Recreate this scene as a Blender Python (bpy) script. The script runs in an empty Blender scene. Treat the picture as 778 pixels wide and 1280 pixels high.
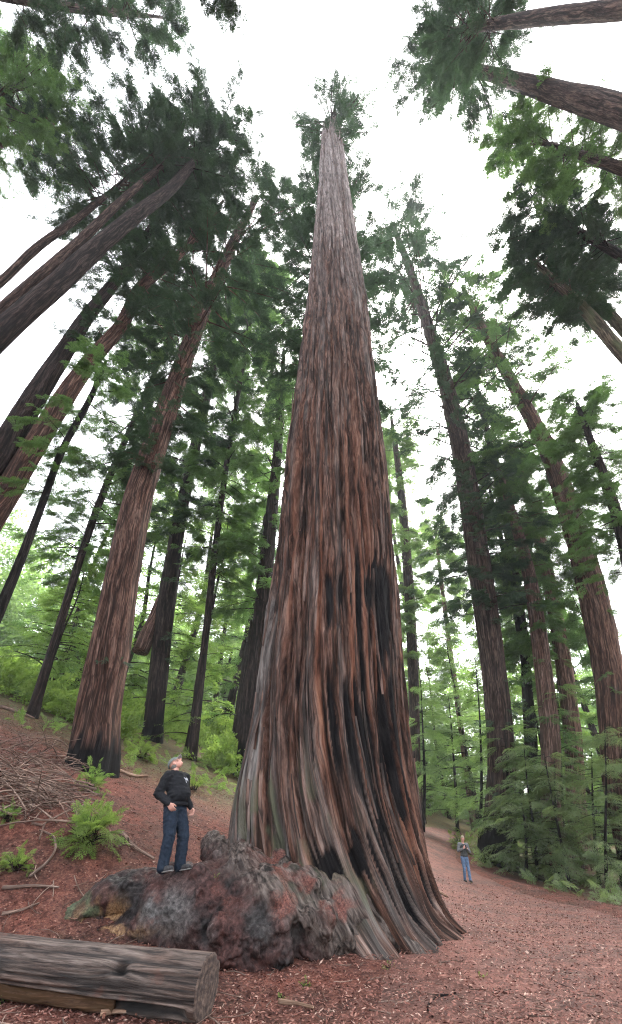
import bpy, bmesh, math, random
import numpy as np
from mathutils import Vector, Matrix

# ------------------------------------------------------------------ camera, world, sun, exposure
S = bpy.context.scene
COL = S.collection
W0, H0 = 778.0, 1280.0            # the photograph's own pixel grid, used to aim rays
F, PITCH, PX0 = 528.0, math.radians(37.8), 405.0
CZ = 1.6
cam_d = bpy.data.cameras.new('camera')
cam = bpy.data.objects.new('camera', cam_d); COL.objects.link(cam)
cam.location = (0, 0, CZ)
cam.rotation_euler = (math.radians(90) + PITCH, 0, 0)
cam_d.sensor_fit = 'VERTICAL'; cam_d.sensor_height = 36.0; cam_d.sensor_width = 36.0
cam_d.lens = 36.0 * F / H0
cam_d.shift_x = -(PX0 - W0 / 2) / H0
cam_d.clip_start = 0.05; cam_d.clip_end = 3000
S.camera = cam

SUN_EL, SUN_AZ = math.radians(58), math.radians(25)      # azimuth measured from +Y towards +X
world = bpy.data.worlds.new('World'); S.world = world; world.use_nodes = True
nt = world.node_tree; nt.nodes.clear()
wo = nt.nodes.new('ShaderNodeOutputWorld'); bg = nt.nodes.new('ShaderNodeBackground')
sky = nt.nodes.new('ShaderNodeTexSky'); sky.sky_type = 'NISHITA'; sky.sun_disc = False
sky.sun_elevation = SUN_EL; sky.sun_rotation = SUN_AZ; sky.dust_density = 4.0; sky.air_density = 1.0
hs = nt.nodes.new('ShaderNodeHueSaturation'); hs.inputs['Saturation'].default_value = 0.22; hs.inputs['Value'].default_value = 1.0
nt.links.new(sky.outputs[0], hs.inputs['Color']); nt.links.new(hs.outputs[0], bg.inputs[0])
bg.inputs[1].default_value = 0.15
nt.links.new(bg.outputs[0], wo.inputs[0])
sl = bpy.data.lights.new('sun', 'SUN'); sl.energy = 1.4; sl.angle = math.radians(40); sl.color = (1.0, 0.95, 0.88)
sun = bpy.data.objects.new('sun', sl); COL.objects.link(sun)
sd = Vector((math.sin(SUN_AZ) * math.cos(SUN_EL), math.cos(SUN_AZ) * math.cos(SUN_EL), math.sin(SUN_EL)))
sun.rotation_euler = sd.to_track_quat('Z', 'Y').to_euler()
S.view_settings.view_transform = 'Standard'; S.view_settings.look = 'None'
S.view_settings.gamma = 1.0; S.view_settings.use_curve_mapping = False
S.view_settings.exposure = 3.12
S.render.engine = 'CYCLES'
S.cycles.use_denoising = True; S.cycles.denoising_prefilter = 'NONE'
S.cycles.filter_width = 1.15
S.cycles.max_bounces = 7; S.cycles.diffuse_bounces = 4; S.cycles.glossy_bounces = 2
S.cycles.transmission_bounces = 4; S.cycles.transparent_max_bounces = 4; S.cycles.volume_bounces = 0
S.cycles.use_adaptive_sampling = False; S.cycles.sample_clamp_indirect = 3.0
R = random.Random(7)
G = np.random.default_rng(11)

# ------------------------------------------------------------------ rays and noise
cp, sp = math.cos(PITCH), math.sin(PITCH)
def ray(x, y):
    v = 640.0 - y
    return np.array((x - PX0, F * cp - v * sp, F * sp + v * cp))
CAM = np.array((0, 0, CZ))
def at_Y(x, y, Y):
    d = ray(x, y); return CAM + d * (Y / d[1])
def zc_of(p):
    return p[1] * cp + (p[2] - CZ) * sp
def project(p):
    zc = zc_of(p); up = -p[1] * sp + (p[2] - CZ) * cp
    return PX0 + F * p[0] / zc, 640 - F * up / zc

def _hash(ix, iy, iz):
    n = (ix.astype(np.int64) * 374761393 + iy.astype(np.int64) * 668265263 + iz.astype(np.int64) * 2147483647) & 0xffffffff
    n = ((n ^ (n >> 13)) * 1274126177) & 0xffffffff
    n = ((n ^ (n >> 16)) * 2246822519) & 0xffffffff
    return ((n ^ (n >> 15)) & 0xffffff) / float(0xffffff)
def vnoise(p):
    p = np.asarray(p, float); i = np.floor(p); f = p - i; f = f * f * (3 - 2 * f)
    ix, iy, iz = i[..., 0], i[..., 1], i[..., 2]
    r = 0
    for a in (0, 1):
        for b in (0, 1):
            for c in (0, 1):
                w = (f[..., 0] if a else 1 - f[..., 0]) * (f[..., 1] if b else 1 - f[..., 1]) * (f[..., 2] if c else 1 - f[..., 2])
                r = r + w * _hash(ix + a, iy + b, iz + c)
    return r
def fbm(p, n=3):
    p = np.asarray(p, float); r = 0; a = .5; t = 0
    for k in range(n):
        r = r + a * vnoise(p * 2 ** k + 17.3 * k); t += a; a *= .5
    return r / t
def sst(x, a, b):
    t = np.clip((x - a) / (b - a), 0, 1); return t * t * (3 - 2 * t)

# ------------------------------------------------------------------ terrain height
PATH = np.array([(3.6, -6), (3.9, 4), (5.2, 12), (6.3, 19), (6.5, 25), (6.4, 31), (7.3, 37), (9.4, 44), (13, 51), (18, 57), (24, 62)], float)
PATHW = np.array([5.0, 4.6, 4.0, 3.2, 2.3, 1.6, 1.45, 1.5, 1.5, 1.4, 1.4])
def path_x(Y):
    return np.interp(Y, PATH[:, 1], PATH[:, 0])
def height(X, Y, rough=True):
    X = np.asarray(X, float); Y = np.asarray(Y, float)
    pl = -.32 * X + .128 * Y - 1.3
    k = 2.2
    z = np.logaddexp(0, pl * k) / k
    z = z * sst(Y, 7.4, 11.5)
    z = z + .035 * np.clip(Y - 24, 0, 60)
    z = z - .07 * np.clip(X - 9.8, 0, 14) * sst(Y, 2, 12) * (1 - sst(Y, 40, 60))
    z = z - .30 * sst(Y, 9, 19) * (1 - sst(Y, 28, 36)) * sst(X, 2.5, 5)
    z = 42 * np.tanh(z / 42)
    if rough:
        pd = np.abs(X - path_x(Y)) - np.interp(Y, PATH[:, 1], PATHW)
        off = sst(pd, -1.0, 1.5)
        P = np.stack([X * .35, Y * .35, np.zeros_like(X)], -1)
        z = z + off * (.30 * (fbm(P, 3) - .5)) * sst(Y, 6, 13)
        z = z + .03 * (fbm(P * 6, 2) - .5)
        # litter berm along the right edge of the path
        z = z + .12 * np.exp(-((X - path_x(Y) - np.interp(Y, PATH[:, 1], PATHW) - .4) / .5) ** 2) * sst(Y, 8, 14)
    return z
def h1(x, y):
    return float(height(np.array([x]), np.array([y]))[0])
def hit(x, y, lo=3.0, hi=160):
    d = ray(x, y)
    Ys = np.linspace(lo, hi, 3000); P = CAM + d[None] * (Ys / d[1])[:, None]
    below = np.nonzero(P[:, 2] < height(P[:, 0], P[:, 1]))[0]
    if len(below) == 0: return P[-1]
    p = P[below[0]].copy(); p[2] = h1(p[0], p[1]); return p

# ------------------------------------------------------------------ mesh helpers
def tag(o, label=None, cat=None, group=None, kind=None):
    if label: o['label'] = label
    if cat: o['category'] = cat
    if group: o['group'] = group
    if kind: o['kind'] = kind
    return o
def raw_mesh(name, V, Q, smooth=True, T=None):
    """V (n,3); Q (m,4) quads; T (k,3) tris"""
    me = bpy.data.meshes.new(name)
    V = np.asarray(V, np.float32); Q = np.asarray(Q, np.int32).reshape(-1, 4)
    T = np.zeros((0, 3), np.int32) if T is None else np.asarray(T, np.int32).reshape(-1, 3)
    me.vertices.add(len(V)); me.vertices.foreach_set('co', V.ravel())
    nl = Q.size + T.size
    me.loops.add(nl); me.loops.foreach_set('vertex_index', np.concatenate([Q.ravel(), T.ravel()]).astype(np.int32))
    n = len(Q) + len(T); me.polygons.add(n)
    st = np.concatenate([np.arange(len(Q)) * 4, Q.size + np.arange(len(T)) * 3]).astype(np.int32)
    me.polygons.foreach_set('loop_start', st)
    me.polygons.foreach_set('use_smooth', np.full(n, smooth, dtype=bool))
    me.update(calc_edges=True); me.validate()
    return me
def link(name, me, mat=None, parent=None, loc=None):
    o = bpy.data.objects.new(name, me); COL.objects.link(o)
    if mat is not None: me.materials.append(mat)
    if parent is not None: o.parent = parent
    if loc is not None: o.location = loc
    return o
def empty(name, loc, rz=0):
    o = bpy.data.objects.new(name, None); COL.objects.link(o); o.location = loc; o.rotation_euler = (0, 0, rz)
    o.empty_display_size = .3
    return o
def vattr(me, name, data, kind='FLOAT'):
    a = me.attributes.new(name, kind, 'POINT')
    a.data.foreach_set('vector' if kind == 'FLOAT_VECTOR' else 'value', np.asarray(data, np.float32).ravel())
class MB:
    def __init__(s): s.V = []; s.Q = []; s.T = []; s.A = []; s.n = 0
    def add(s, V, Q=None, T=None, A=None):
        V = np.asarray(V, float).reshape(-1, 3)
        if Q is not None and len(Q): s.Q.append(np.asarray(Q).reshape(-1, 4) + s.n)
        if T is not None and len(T): s.T.append(np.asarray(T).reshape(-1, 3) + s.n)
        s.V.append(V); s.A.append(np.zeros((len(V), 3)) if A is None else np.asarray(A).reshape(-1, 3)); s.n += len(V)
    def tube(s, P, r, sides=6, cap=True, ang0=0.0, flat=None, seed=0, lump=0.0):
        P = np.asarray(P, float); n = len(P); r = np.broadcast_to(np.asarray(r, float), (n,))
        t = np.gradient(P, axis=0); t /= np.linalg.norm(t, axis=1)[:, None] + 1e-9
        ref = np.array((0.31, .95, .05)) if abs(t[0][2]) > .5 else np.array((0, 0, 1.))
        u = np.cross(t, ref); u /= np.linalg.norm(u, axis=1)[:, None] + 1e-9
        w = np.cross(t, u)
        a = ang0 + np.arange(sides) / sides * 2 * math.pi
        rr = r[:, None] * np.ones(sides)
        L = np.concatenate([[0], np.cumsum(np.linalg.norm(np.diff(P, axis=0), axis=1))])
        if lump:
            q = np.stack(np.broadcast_arrays(np.cos(a)[None] * 1.3 + seed, np.sin(a)[None] * 1.3, L[:, None] * 1.1 / max(r.max(), .01) * .35), -1)
            rr = rr * (1 + lump * (fbm(q, 3) - .5) * 2)
        fx, fy = flat or (1, 1)
        V = P[:, None] + u[:, None] * (np.cos(a)[None, :, None] * rr[..., None] * fx) + w[:, None] * (np.sin(a)[None, :, None] * rr[..., None] * fy)
        A = np.stack(np.broadcast_arrays(np.cos(a)[None] * r.max() + seed * 3.1, np.sin(a)[None] * r.max(), L[:, None]), -1)
        i = np.arange(n - 1)[:, None] * sides; j = np.arange(sides)[None]; j2 = (j + 1) % sides
        Q = np.stack([i + j, i + j2, i + sides + j2, i + sides + j], -1).reshape(-1, 4)
        T = None
        Vf = V.reshape(-1, 3); Af = A.reshape(-1, 3)
        if cap:
            k = len(Vf); Vf = np.concatenate([Vf, P[:1], P[-1:]]); Af = np.concatenate([Af, A[0].mean(0)[None], A[-1].mean(0)[None]])
            jj = np.arange(sides); j2 = (jj + 1) % sides; e = (n - 1) * sides
            T = np.concatenate([np.stack([np.full(sides, k), j2, jj], -1), np.stack([np.full(sides, k + 1), e + jj, e + j2], -1)])
        s.add(Vf, Q, T, Af)
    def box(s, c, size, rot=None):
        x, y, z = np.asarray(size) / 2
        V = np.array([(-x, -y, -z), (x, -y, -z), (x, y, -z), (-x, y, -z), (-x, -y, z), (x, -y, z), (x, y, z), (-x, y, z)])
        if rot is not None: V = V @ np.array(rot).T
        s.add(V + np.asarray(c), [(0, 3, 2, 1), (4, 5, 6, 7), (0, 1, 5, 4), (1, 2, 6, 5), (2, 3, 7, 6), (3, 0, 4, 7)])
    def mesh(s, name, smooth=True, origin=None):
        V = np.concatenate(s.V); Q = np.concatenate(s.Q) if s.Q else np.zeros((0, 4), int); T = np.concatenate(s.T) if s.T else None
        if origin is not None: V = V - np.asarray(origin)
        me = raw_mesh(name, V, Q, smooth, T); vattr(me, 'bark', np.concatenate(s.A), 'FLOAT_VECTOR'); return me
    def build(s, name, mat, parent=None, smooth=True, origin=None):
        o = link(name, s.mesh(name, smooth, origin), mat, parent)
        if origin is not None and parent is None: o.location = origin
        return o

# ------------------------------------------------------------------ materials
def mat_new(name):
    m = bpy.data.materials.new(name); m.use_nodes = True
    n = m.node_tree.nodes; n.clear()
    out = n.new('ShaderNodeOutputMaterial'); b = n.new('ShaderNodeBsdfPrincipled')
    m.node_tree.links.new(b.outputs[0], out.inputs[0])
    b.inputs['Specular IOR Level'].default_value = .25
    return m, m.node_tree, b, out
def nd(t, typ, **kw):
    n = t.nodes.new(typ)
    for k, v in kw.items():
        if k in n.inputs: n.inputs[k].default_value = v
        else: setattr(n, k, v)
    return n
def noise(t, vec, scale, detail=4, rough=.6, dist=0):
    n = nd(t, 'ShaderNodeTexNoise', Scale=scale, Detail=detail, Roughness=rough, Distortion=dist)
    if vec is not None: t.links.new(vec, n.inputs['Vector'])
    return n.outputs['Fac']
def ramp(t, fac, stops):
    r = nd(t, 'ShaderNodeValToRGB'); e = r.color_ramp.elements
    while len(e) < len(stops): e.new(.5)
    for el, (p, c) in zip(e, stops):
        el.position = p; el.color = (*c, 1) if len(c) == 3 else c
    t.links.new(fac, r.inputs[0]); return r.outputs[0]
def mix(t, fac, a, b, mode='MIX'):
    m = nd(t, 'ShaderNodeMix', data_type='RGBA', blend_type=mode)
    for s, v in ((0, fac), (6, a), (7, b)):
        if hasattr(v, 'is_output'): t.links.new(v, m.inputs[s])
        elif s == 0: m.inputs[0].default_value = v
        else: m.inputs[s].default_value = (*v, 1)
    return m.outputs[2]
def math_n(t, op, a, b=None, clamp=False):
    m = nd(t, 'ShaderNodeMath', operation=op, use_clamp=clamp)
    for i, v in enumerate((a, b)):
        if v is None: continue
        if hasattr(v, 'is_output'): t.links.new(v, m.inputs[i])
        else: m.inputs[i].default_value = v
    return m.outputs[0]
def mapping(t, vec, scale, loc=(0, 0, 0)):
    m = nd(t, 'ShaderNodeMapping'); m.inputs['Scale'].default_value = scale; m.inputs['Location'].default_value = loc
    t.links.new(vec, m.inputs['Vector']); return m.outputs[0]
def attr(t, name, out='Fac'):
    return nd(t, 'ShaderNodeAttribute', attribute_name=name).outputs[out]
def bump(t, b, h, strength=.5, dist=.05):
    n = nd(t, 'ShaderNodeBump', Strength=strength, Distance=dist); t.links.new(h, n.inputs['Height']); t.links.new(n.outputs[0], b.inputs['Normal'])

def bark(name, dark, mid, light, freq=5.0, rough=.85, moss=None, dist=.06, hero=False):
    m, t, b, out = mat_new(name)
    v = attr(t, 'bark', 'Vector')
    wv = nd(t, 'ShaderNodeVectorMath', operation='ADD')
    wn = nd(t, 'ShaderNodeTexNoise', Scale=.5, Detail=2); t.links.new(v, wn.inputs['Vector'])
    sc = nd(t, 'ShaderNodeVectorMath', operation='SCALE'); sc.inputs['Scale'].default_value = .35
    t.links.new(wn.outputs['Color'], sc.inputs[0]); t.links.new(v, wv.inputs[0]); t.links.new(sc.outputs[0], wv.inputs[1]); v2 = wv.outputs[0]
    a = noise(t, mapping(t, v2, (freq, freq, freq * .09)), 1.0, 6, .66)
    f = noise(t, mapping(t, v2, (freq * 4, freq * 4, freq * .22)), 1.0, 4, .65)
    big = noise(t, mapping(t, v, (.5, .5, .12)), 1.0, 3, .6)
    h = math_n(t, 'ADD', math_n(t, 'MULTIPLY', a, .7), math_n(t, 'MULTIPLY', f, .45))
    c = ramp(t, h, [(.44, dark), (.545, mid), (.63, [(x + y) / 2 for x, y in zip(mid, light)]), (.74, light)])
    c = mix(t, ramp(t, big, [(.35, (0, 0, 0)), (.7, (1, 1, 1))]), c, mix(t, 1.0, c, (.72, .66, .64), 'MULTIPLY'))
    h0 = h
    blk = noise(t, mapping(t, v2, (freq * 1.5, freq * 1.5, freq * .30), (5, 2, 8)), 1.0, 5, .7)
    c = mix(t, 1.0, c, ramp(t, blk, [(.36, (.42, .40, .40)), (.50, (.92, .92, .92)), (.66, (1.3, 1.25, 1.2))]), 'MULTIPLY')
    h = math_n(t, 'ADD', h, math_n(t, 'MULTIPLY', blk, .5))
    def lines(fr, fz, w, off):
        q = noise(t, mapping(t, v2, (fr, fr, fz), off), 1.0, 2, .5)
        return ramp(t, math_n(t, 'ABSOLUTE', math_n(t, 'SUBTRACT', q, .5)), [(w * .35, (1, 1, 1)), (w, (0, 0, 0))])
    c = mix(t, math_n(t, 'MULTIPLY', lines(freq * .62, freq * .020, .045, (3, 1, 7)), .85), c, dark)
    c = mix(t, math_n(t, 'MULTIPLY', lines(freq * 1.7, freq * .05, .05, (13, 4, 2)), .65), c, dark)
    if hero:
        strip = ramp(t, noise(t, mapping(t, v2, (freq * .8, freq * .8, freq * .02), (3, 9, 1)), 1, 3, .6), [(.55, (0, 0, 0)), (.66, (1, 1, 1))])
        c = mix(t, math_n(t, 'MULTIPLY', strip, .55), c, mix(t, 1.0, c, (1.7, 1.55, 1.45), 'MULTIPLY'))
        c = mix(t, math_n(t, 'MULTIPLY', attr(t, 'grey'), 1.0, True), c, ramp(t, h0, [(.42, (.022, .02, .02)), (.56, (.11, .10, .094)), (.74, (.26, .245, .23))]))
        c = mix(t, math_n(t, 'MULTIPLY', attr(t, 'pale'), .9, True), c, ramp(t, h0, [(.43, (.045, .038, .036)), (.55, (.20, .165, .155)), (.72, (.40, .35, .335))]))
        c = mix(t, math_n(t, 'MULTIPLY', attr(t, 'red'), 1.0, True), c, ramp(t, h0, [(.42, (.022, .010, .007)), (.56, (.125, .052, .033)), (.74, (.245, .125, .08))]))
        c = mix(t, math_n(t, 'MULTIPLY', attr(t, 'moss'), .7, True), c, (.075, .085, .05))
    c = mix(t, math_n(t, 'MULTIPLY', attr(t, 'char_shade'), 1.0, True), c, ramp(t, f, [(.38, (.003, .003, .0035)), (.72, (.018, .016, .016))]))
    if moss:
        c = mix(t, math_n(t, 'MULTIPLY', ramp(t, noise(t, mapping(t, v, (1.3, 1.3, .4)), 1, 4, .6), [(.48, (0, 0, 0)), (.62, (1, 1, 1))]), .6), c, moss)
    t.links.new(c, b.inputs['Base Color']); b.inputs['Roughness'].default_value = rough; b.inputs['Specular IOR Level'].default_value = .08
    bump(t, b, h, .9, dist)
    return m
BARK = {
    'hero': bark('redwood_bark_old', (.011, .008, .007), (.09, .046, .033), (.215, .145, .12), 5.5, hero=True, dist=.07),
    'red': bark('redwood_bark_warm', (.018, .011, .009), (.095, .050, .037), (.235, .155, .125), 6.0),
    'pink': bark('redwood_bark_pale', (.04, .025, .02), (.17, .10, .08), (.33, .23, .195), 6.0),
    'dark': bark('redwood_bark_dark', (.007, .006, .006), (.030, .021, .019), (.085, .064, .056), 6.0),
    'brown': bark('redwood_bark_brown', (.012, .009, .008), (.06, .038, .032), (.16, .118, .10), 6.0),
    'mossy': bark('mossy_bark', (.02, .016, .012), (.085, .068, .05), (.2, .17, .13), 6.0, moss=(.09, .105, .055)),
    'black': bark('blackened_bark', (.004, .004, .004), (.014, .012, .011), (.04, .033, .03), 8.0),
    'stick': bark('dead_branch_bark', (.08, .055, .045), (.22, .15, .12), (.40, .31, .26), 14.0, dist=.01),
}
def foliage(name, c1, c2, tr=.45, scale=.6, bright=None):
    m, t, b, out = mat_new(name)
    g = nd(t, 'ShaderNodeNewGeometry')
    o = nd(t, 'ShaderNodeTexCoord')
    n1 = noise(t, o.outputs['Object'], scale, 3, .6)
    c = mix(t, ramp(t, n1, [(.35, (0, 0, 0)), (.65, (1, 1, 1))]), c1, c2)
    ri = g.outputs['Random Per Island']
    c = mix(t, math_n(t, 'MULTIPLY', ri, .55), c, bright or [x * 1.7 for x in c2])
    t.links.new(c, b.inputs['Base Color']); b.inputs['Roughness'].default_value = .65; b.inputs['Specular IOR Level'].default_value = .12
    tl = nd(t, 'ShaderNodeBsdfTranslucent'); t.links.new(mix(t, 1.0, c, (1.15, 1.2, .75), 'MULTIPLY'), tl.inputs[0])
    ms = nd(t, 'ShaderNodeMixShader'); ms.inputs[0].default_value = tr
    t.links.new(b.outputs[0], ms.inputs[1]); t.links.new(tl.outputs[0], ms.inputs[2]); t.links.new(ms.outputs[0], out.inputs[0])
    return m
FOL = {
    'dark': foliage('redwood_needles_dark', (.024, .046, .032), (.042, .075, .045), .35),
    'mid': foliage('redwood_needles', (.055, .105, .042), (.095, .165, .065), .5),
    'bright': foliage('young_needles', (.09, .165, .045), (.155, .225, .075), .58),
    'pale': foliage('pale_leaves', (.10, .165, .07), (.16, .235, .10), .5),
    'sapling': foliage('sapling_needles', (.11, .175, .07), (.20, .26, .125), .45, 1.2, (.2, .24, .14)),
    'lime': foliage('lime_sprouts', (.105, .175, .045), (.17, .235, .07), .58, 1.5),  # the sprouts' own bright yellow-green
}
def simple(name, c, rough=.7, c2=None, scale=20, bmp=0.0, spec=.25, detail=4):
    m, t, b, out = mat_new(name); o = nd(t, 'ShaderNodeTexCoord').outputs['Object']
    n = noise(t, o, scale, detail)
    t.links.new(ramp(t, n, [(.35, c), (.68, c2 or [x * 1.4 for x in c])]), b.inputs['Base Color'])
    b.inputs['Roughness'].default_value = rough; b.inputs['Specular IOR Level'].default_value = spec
    if bmp: bump(t, b, n, .6, bmp)
    return m

def ground_mat():
    m, t, b, out = mat_new('forest_litter'); o = nd(t, 'ShaderNodeTexCoord').outputs['Object']
    fine = noise(t, o, 26, 5, .75, .4); midn = noise(t, o, 5.5, 5, .7); big = noise(t, o, .55, 4, .6)
    c = ramp(t, fine, [(.30, (.024, .012, .011)), (.44, (.075, .034, .029)), (.56, (.135, .061, .044)), (.72, (.24, .145, .11))])
    red = ramp(t, fine, [(.30, (.035, .014, .012)), (.44, (.125, .042, .030)), (.56, (.185, .067, .047)), (.72, (.29, .15, .11))])
    c = mix(t, ramp(t, big, [(.38, (0, 0, 0)), (.60, (1, 1, 1))]), c, red)
    c = mix(t, ramp(t, midn, [(.38, (1, 1, 1)), (.55, (0, 0, 0))]), c, mix(t, 1.0, c, (.45, .42, .42), 'MULTIPLY'))
    c = mix(t, math_n(t, 'MULTIPLY', ramp(t, noise(t, o, 1.3, 4, .6), [(.50, (0, 0, 0)), (.64, (1, 1, 1))]), .8), c, mix(t, 1.0, c, (.62, .80, .80), 'MULTIPLY'))
    # green cover away from the trail
    gm = attr(t, 'green')
    c = mix(t, math_n(t, 'MULTIPLY', gm, ramp(t, midn, [(.40, (0, 0, 0)), (.62, (1, 1, 1))]), True), c, (.075, .10, .035))
    t.links.new(c, b.inputs['Base Color']); b.inputs['Roughness'].default_value = .9; b.inputs['Specular IOR Level'].default_value = .15
    bump(t, b, math_n(t, 'ADD', fine, math_n(t, 'MULTIPLY', midn, .8)), .8, .05)
    return m
def path_mat():
    m, t, b, out = mat_new('trodden_bark_path'); o = nd(t, 'ShaderNodeTexCoord').outputs['Object']
    fine = noise(t, o, 30, 5, .75, .3); midn = noise(t, o, 3.5, 4, .65); big = noise(t, o, .7, 3, .55)
    c = ramp(t, fine, [(.30, (.045, .020, .018)), (.45, (.135, .056, .042)), (.57, (.195, .086, .066)), (.74, (.31, .19, .15))])
    c = mix(t, ramp(t, midn, [(.38, (1, 1, 1)), (.55, (0, 0, 0))]), c, mix(t, 1.0, c, (.60, .58, .58), 'MULTIPLY'))
    c = mix(t, math_n(t, 'MULTIPLY', ramp(t, noise(t, o, 9, 4, .65), [(.56, (0, 0, 0)), (.70, (1, 1, 1))]), .6), c, (.055, .03, .025))
    c = mix(t, ramp(t, big, [(.42, (0, 0, 0)), (.62, (1, 1, 1))]), c, mix(t, 1.0, c, (.70, .82, .86), 'MULTIPLY'))
    t.links.new(c, b.inputs['Base Color']); b.inputs['Roughness'].default_value = .85; b.inputs['Specular IOR Level'].default_value = .2
    bump(t, b, math_n(t, 'ADD', fine, midn), .7, .035)
    return m

# ------------------------------------------------------------------ ground and path
def build_ground():
    # stretched grid: fine near the camera, coarse to the horizon
    u = np.linspace(-1, 1, 420); a = 5.2
    xs = 300 * np.sinh(a * u) / math.sinh(a)
    w = np.linspace(-.62, 1, 460)
    ys = 9 + 380 * np.sinh(a * w) / math.sinh(a)
    X, Y = np.meshgrid(xs, ys); Z = height(X, Y)
    pd = np.abs(X - path_x(Y)) - np.interp(Y, PATH[:, 1], PATHW)
    Z = Z - .10 * sst(-pd, .3, .8) * (Y < 62)
    V = np.stack([X, Y, Z], -1).reshape(-1, 3)
    nx, ny = len(xs), len(ys)
    i = np.arange(ny - 1)[:, None] * nx; j = np.arange(nx - 1)[None]
    Q = np.stack([i + j, i + j + 1, i + nx + j + 1, i + nx + j], -1).reshape(-1, 4)
    me = raw_mesh('ground', V, Q)
    gr = sst(Y, 16, 26) * sst(-X, -3, 6) + sst(X, 9.5, 12) * .7 + sst(Y, 30, 45)
    vattr(me, 'green', np.clip(gr, 0, 1).ravel())
    tag(link('ground', me, ground_mat()), kind='structure')
    ys = np.concatenate([np.arange(-5, 30, .18), np.arange(30, 61, .3)])
    ss = np.linspace(-1, 1, 60)
    YY, SS = np.meshgrid(ys, ss, indexing='ij')
    wob = .25 * (fbm(np.stack([YY * .5, SS * 0 + 4, SS * 0], -1), 2) - .5)
    XX = path_x(YY) + SS * (np.interp(YY, PATH[:, 1], PATHW) + wob * 2 * np.sign(SS))
    ZZ = height(XX, YY) + .03 - .09 * np.abs(SS) ** 8
    V = np.stack([XX, YY, ZZ], -1).reshape(-1, 3); n = len(ss)
    i = np.arange(len(ys) - 1)[:, None] * n; j = np.arange(n - 1)[None]
    Q = np.stack([i + j, i + j + 1, i + n + j + 1, i + n + j], -1).reshape(-1, 4)
    tag(link('path', raw_mesh('path', V, Q), path_mat()), kind='structure')
build_ground()

# ------------------------------------------------------------------ foliage templates
def make_bough(nb, nl, rng, wleaf=.055, lleaf=.17, spread=.42):
    """flat feathery bough along +Y, unit length: branchlets with paired leaflets; returns quads (k,4,3)"""
    out = []
    for k in range(nb):
        t = .12 + .88 * (k + .5) / nb
        side = 1 if k % 2 else -1
        L = spread * (1 - .72 * abs(t - .35)) * rng.uniform(.75, 1.15)
        an = rng.uniform(.75, 1.1) * side * (1 - .45 * t)
        p0 = np.array((rng.uniform(-.01, .01), t, -.16 * t * t)); d = np.array((math.sin(an), math.cos(an), rng.uniform(-.25, .05)))
        d /= np.linalg.norm(d)
        for q in range(nl):
            s = (q + .7) / nl
            c = p0 + d * L * s + np.array((0, 0, -.10 * s * s))
            sd = 1 if q % 2 else -1
            if q == nl - 1: la = 0
            else: la = sd * rng.uniform(.6, 1.0)
            e = np.array((d[0] * math.cos(la) - d[1] * math.sin(la), d[0] * math.sin(la) + d[1] * math.cos(la), d[2] + rng.uniform(-.35, .2)))
            e /= np.linalg.norm(e)
            w = np.cross(e, (rng.uniform(-.3, .3), rng.uniform(-.3, .3), 1)); w /= np.linalg.norm(w)
            l = lleaf * rng.uniform(.8, 1.2) * (1 - .3 * s); h = wleaf * rng.uniform(.8, 1.2)
            out.append([c, c + e * l * .5 + w * h * .5, c + e * l, c + e * l * .5 - w * h * .5])
    return np.array(out)
TR = random.Random(3)
BOUGH_C = [make_bough(14, 8, TR, .052, .165, .46) for _ in range(5)]           # crowns
BOUGH_F = [make_bough(18, 11, TR, .032, .105, .44) for _ in range(4)]         # near saplings, shrubs
BOUGH_D = [make_bough(9, 5, TR, .095, .24, .5) for _ in range(4)]               # distant
def place_boughs(temps, P, D, Sc, rng, roll=.5):
    """P (n,3) positions, D (n,3) outward directions, Sc (n,) lengths -> V, Q"""
    n = len(P); P = np.asarray(P); D = np.asarray(D, float); D /= np.linalg.norm(D, axis=1)[:, None] + 1e-9
    up = np.array((0, 0, 1.)) + rng.normal(0, roll, (n, 3))
    x = np.cross(D, up); x /= np.linalg.norm(x, axis=1)[:, None] + 1e-9
    z = np.cross(x, D)
    M = np.stack([x, D, z], 1)          # rows are the axes
    pick = rng.integers(0, len(temps), n); Vs = []
    for k, tp in enumerate(temps):
        ii = np.nonzero(pick == k)[0]
        if len(ii) == 0: continue
        v = tp.reshape(-1, 3)
        w = np.einsum('vi,nij->nvj', v, M[ii]) * np.asarray(Sc)[ii][:, None, None] + P[ii][:, None]
        Vs.append(w.reshape(-1, 3))
    V = np.concatenate(Vs); return V, np.arange(len(V)).reshape(-1, 4)

# ------------------------------------------------------------------ trees
def smooth_poly(pts, n):
    pts = np.asarray(pts, float); t = np.concatenate([[0], np.cumsum(np.linalg.norm(np.diff(pts[:, :3], axis=0), axis=1))]); t /= t[-1]
    m = np.gradient(pts, t, axis=0); T = np.linspace(0, 1, n)
    k = np.clip(np.searchsorted(t, T, side='right') - 1, 0, len(t) - 2); h = (t[k + 1] - t[k])[:, None]; s = ((T - t[k])[:, None]) / h
    p0, p1, m0, m1 = pts[k], pts[k + 1], m[k] * h, m[k + 1] * h
    return (2 * s ** 3 - 3 * s ** 2 + 1) * p0 + (s ** 3 - 2 * s ** 2 + s) * m0 + (-2 * s ** 3 + 3 * s ** 2) * p1 + (s ** 3 - s ** 2) * m1

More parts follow.
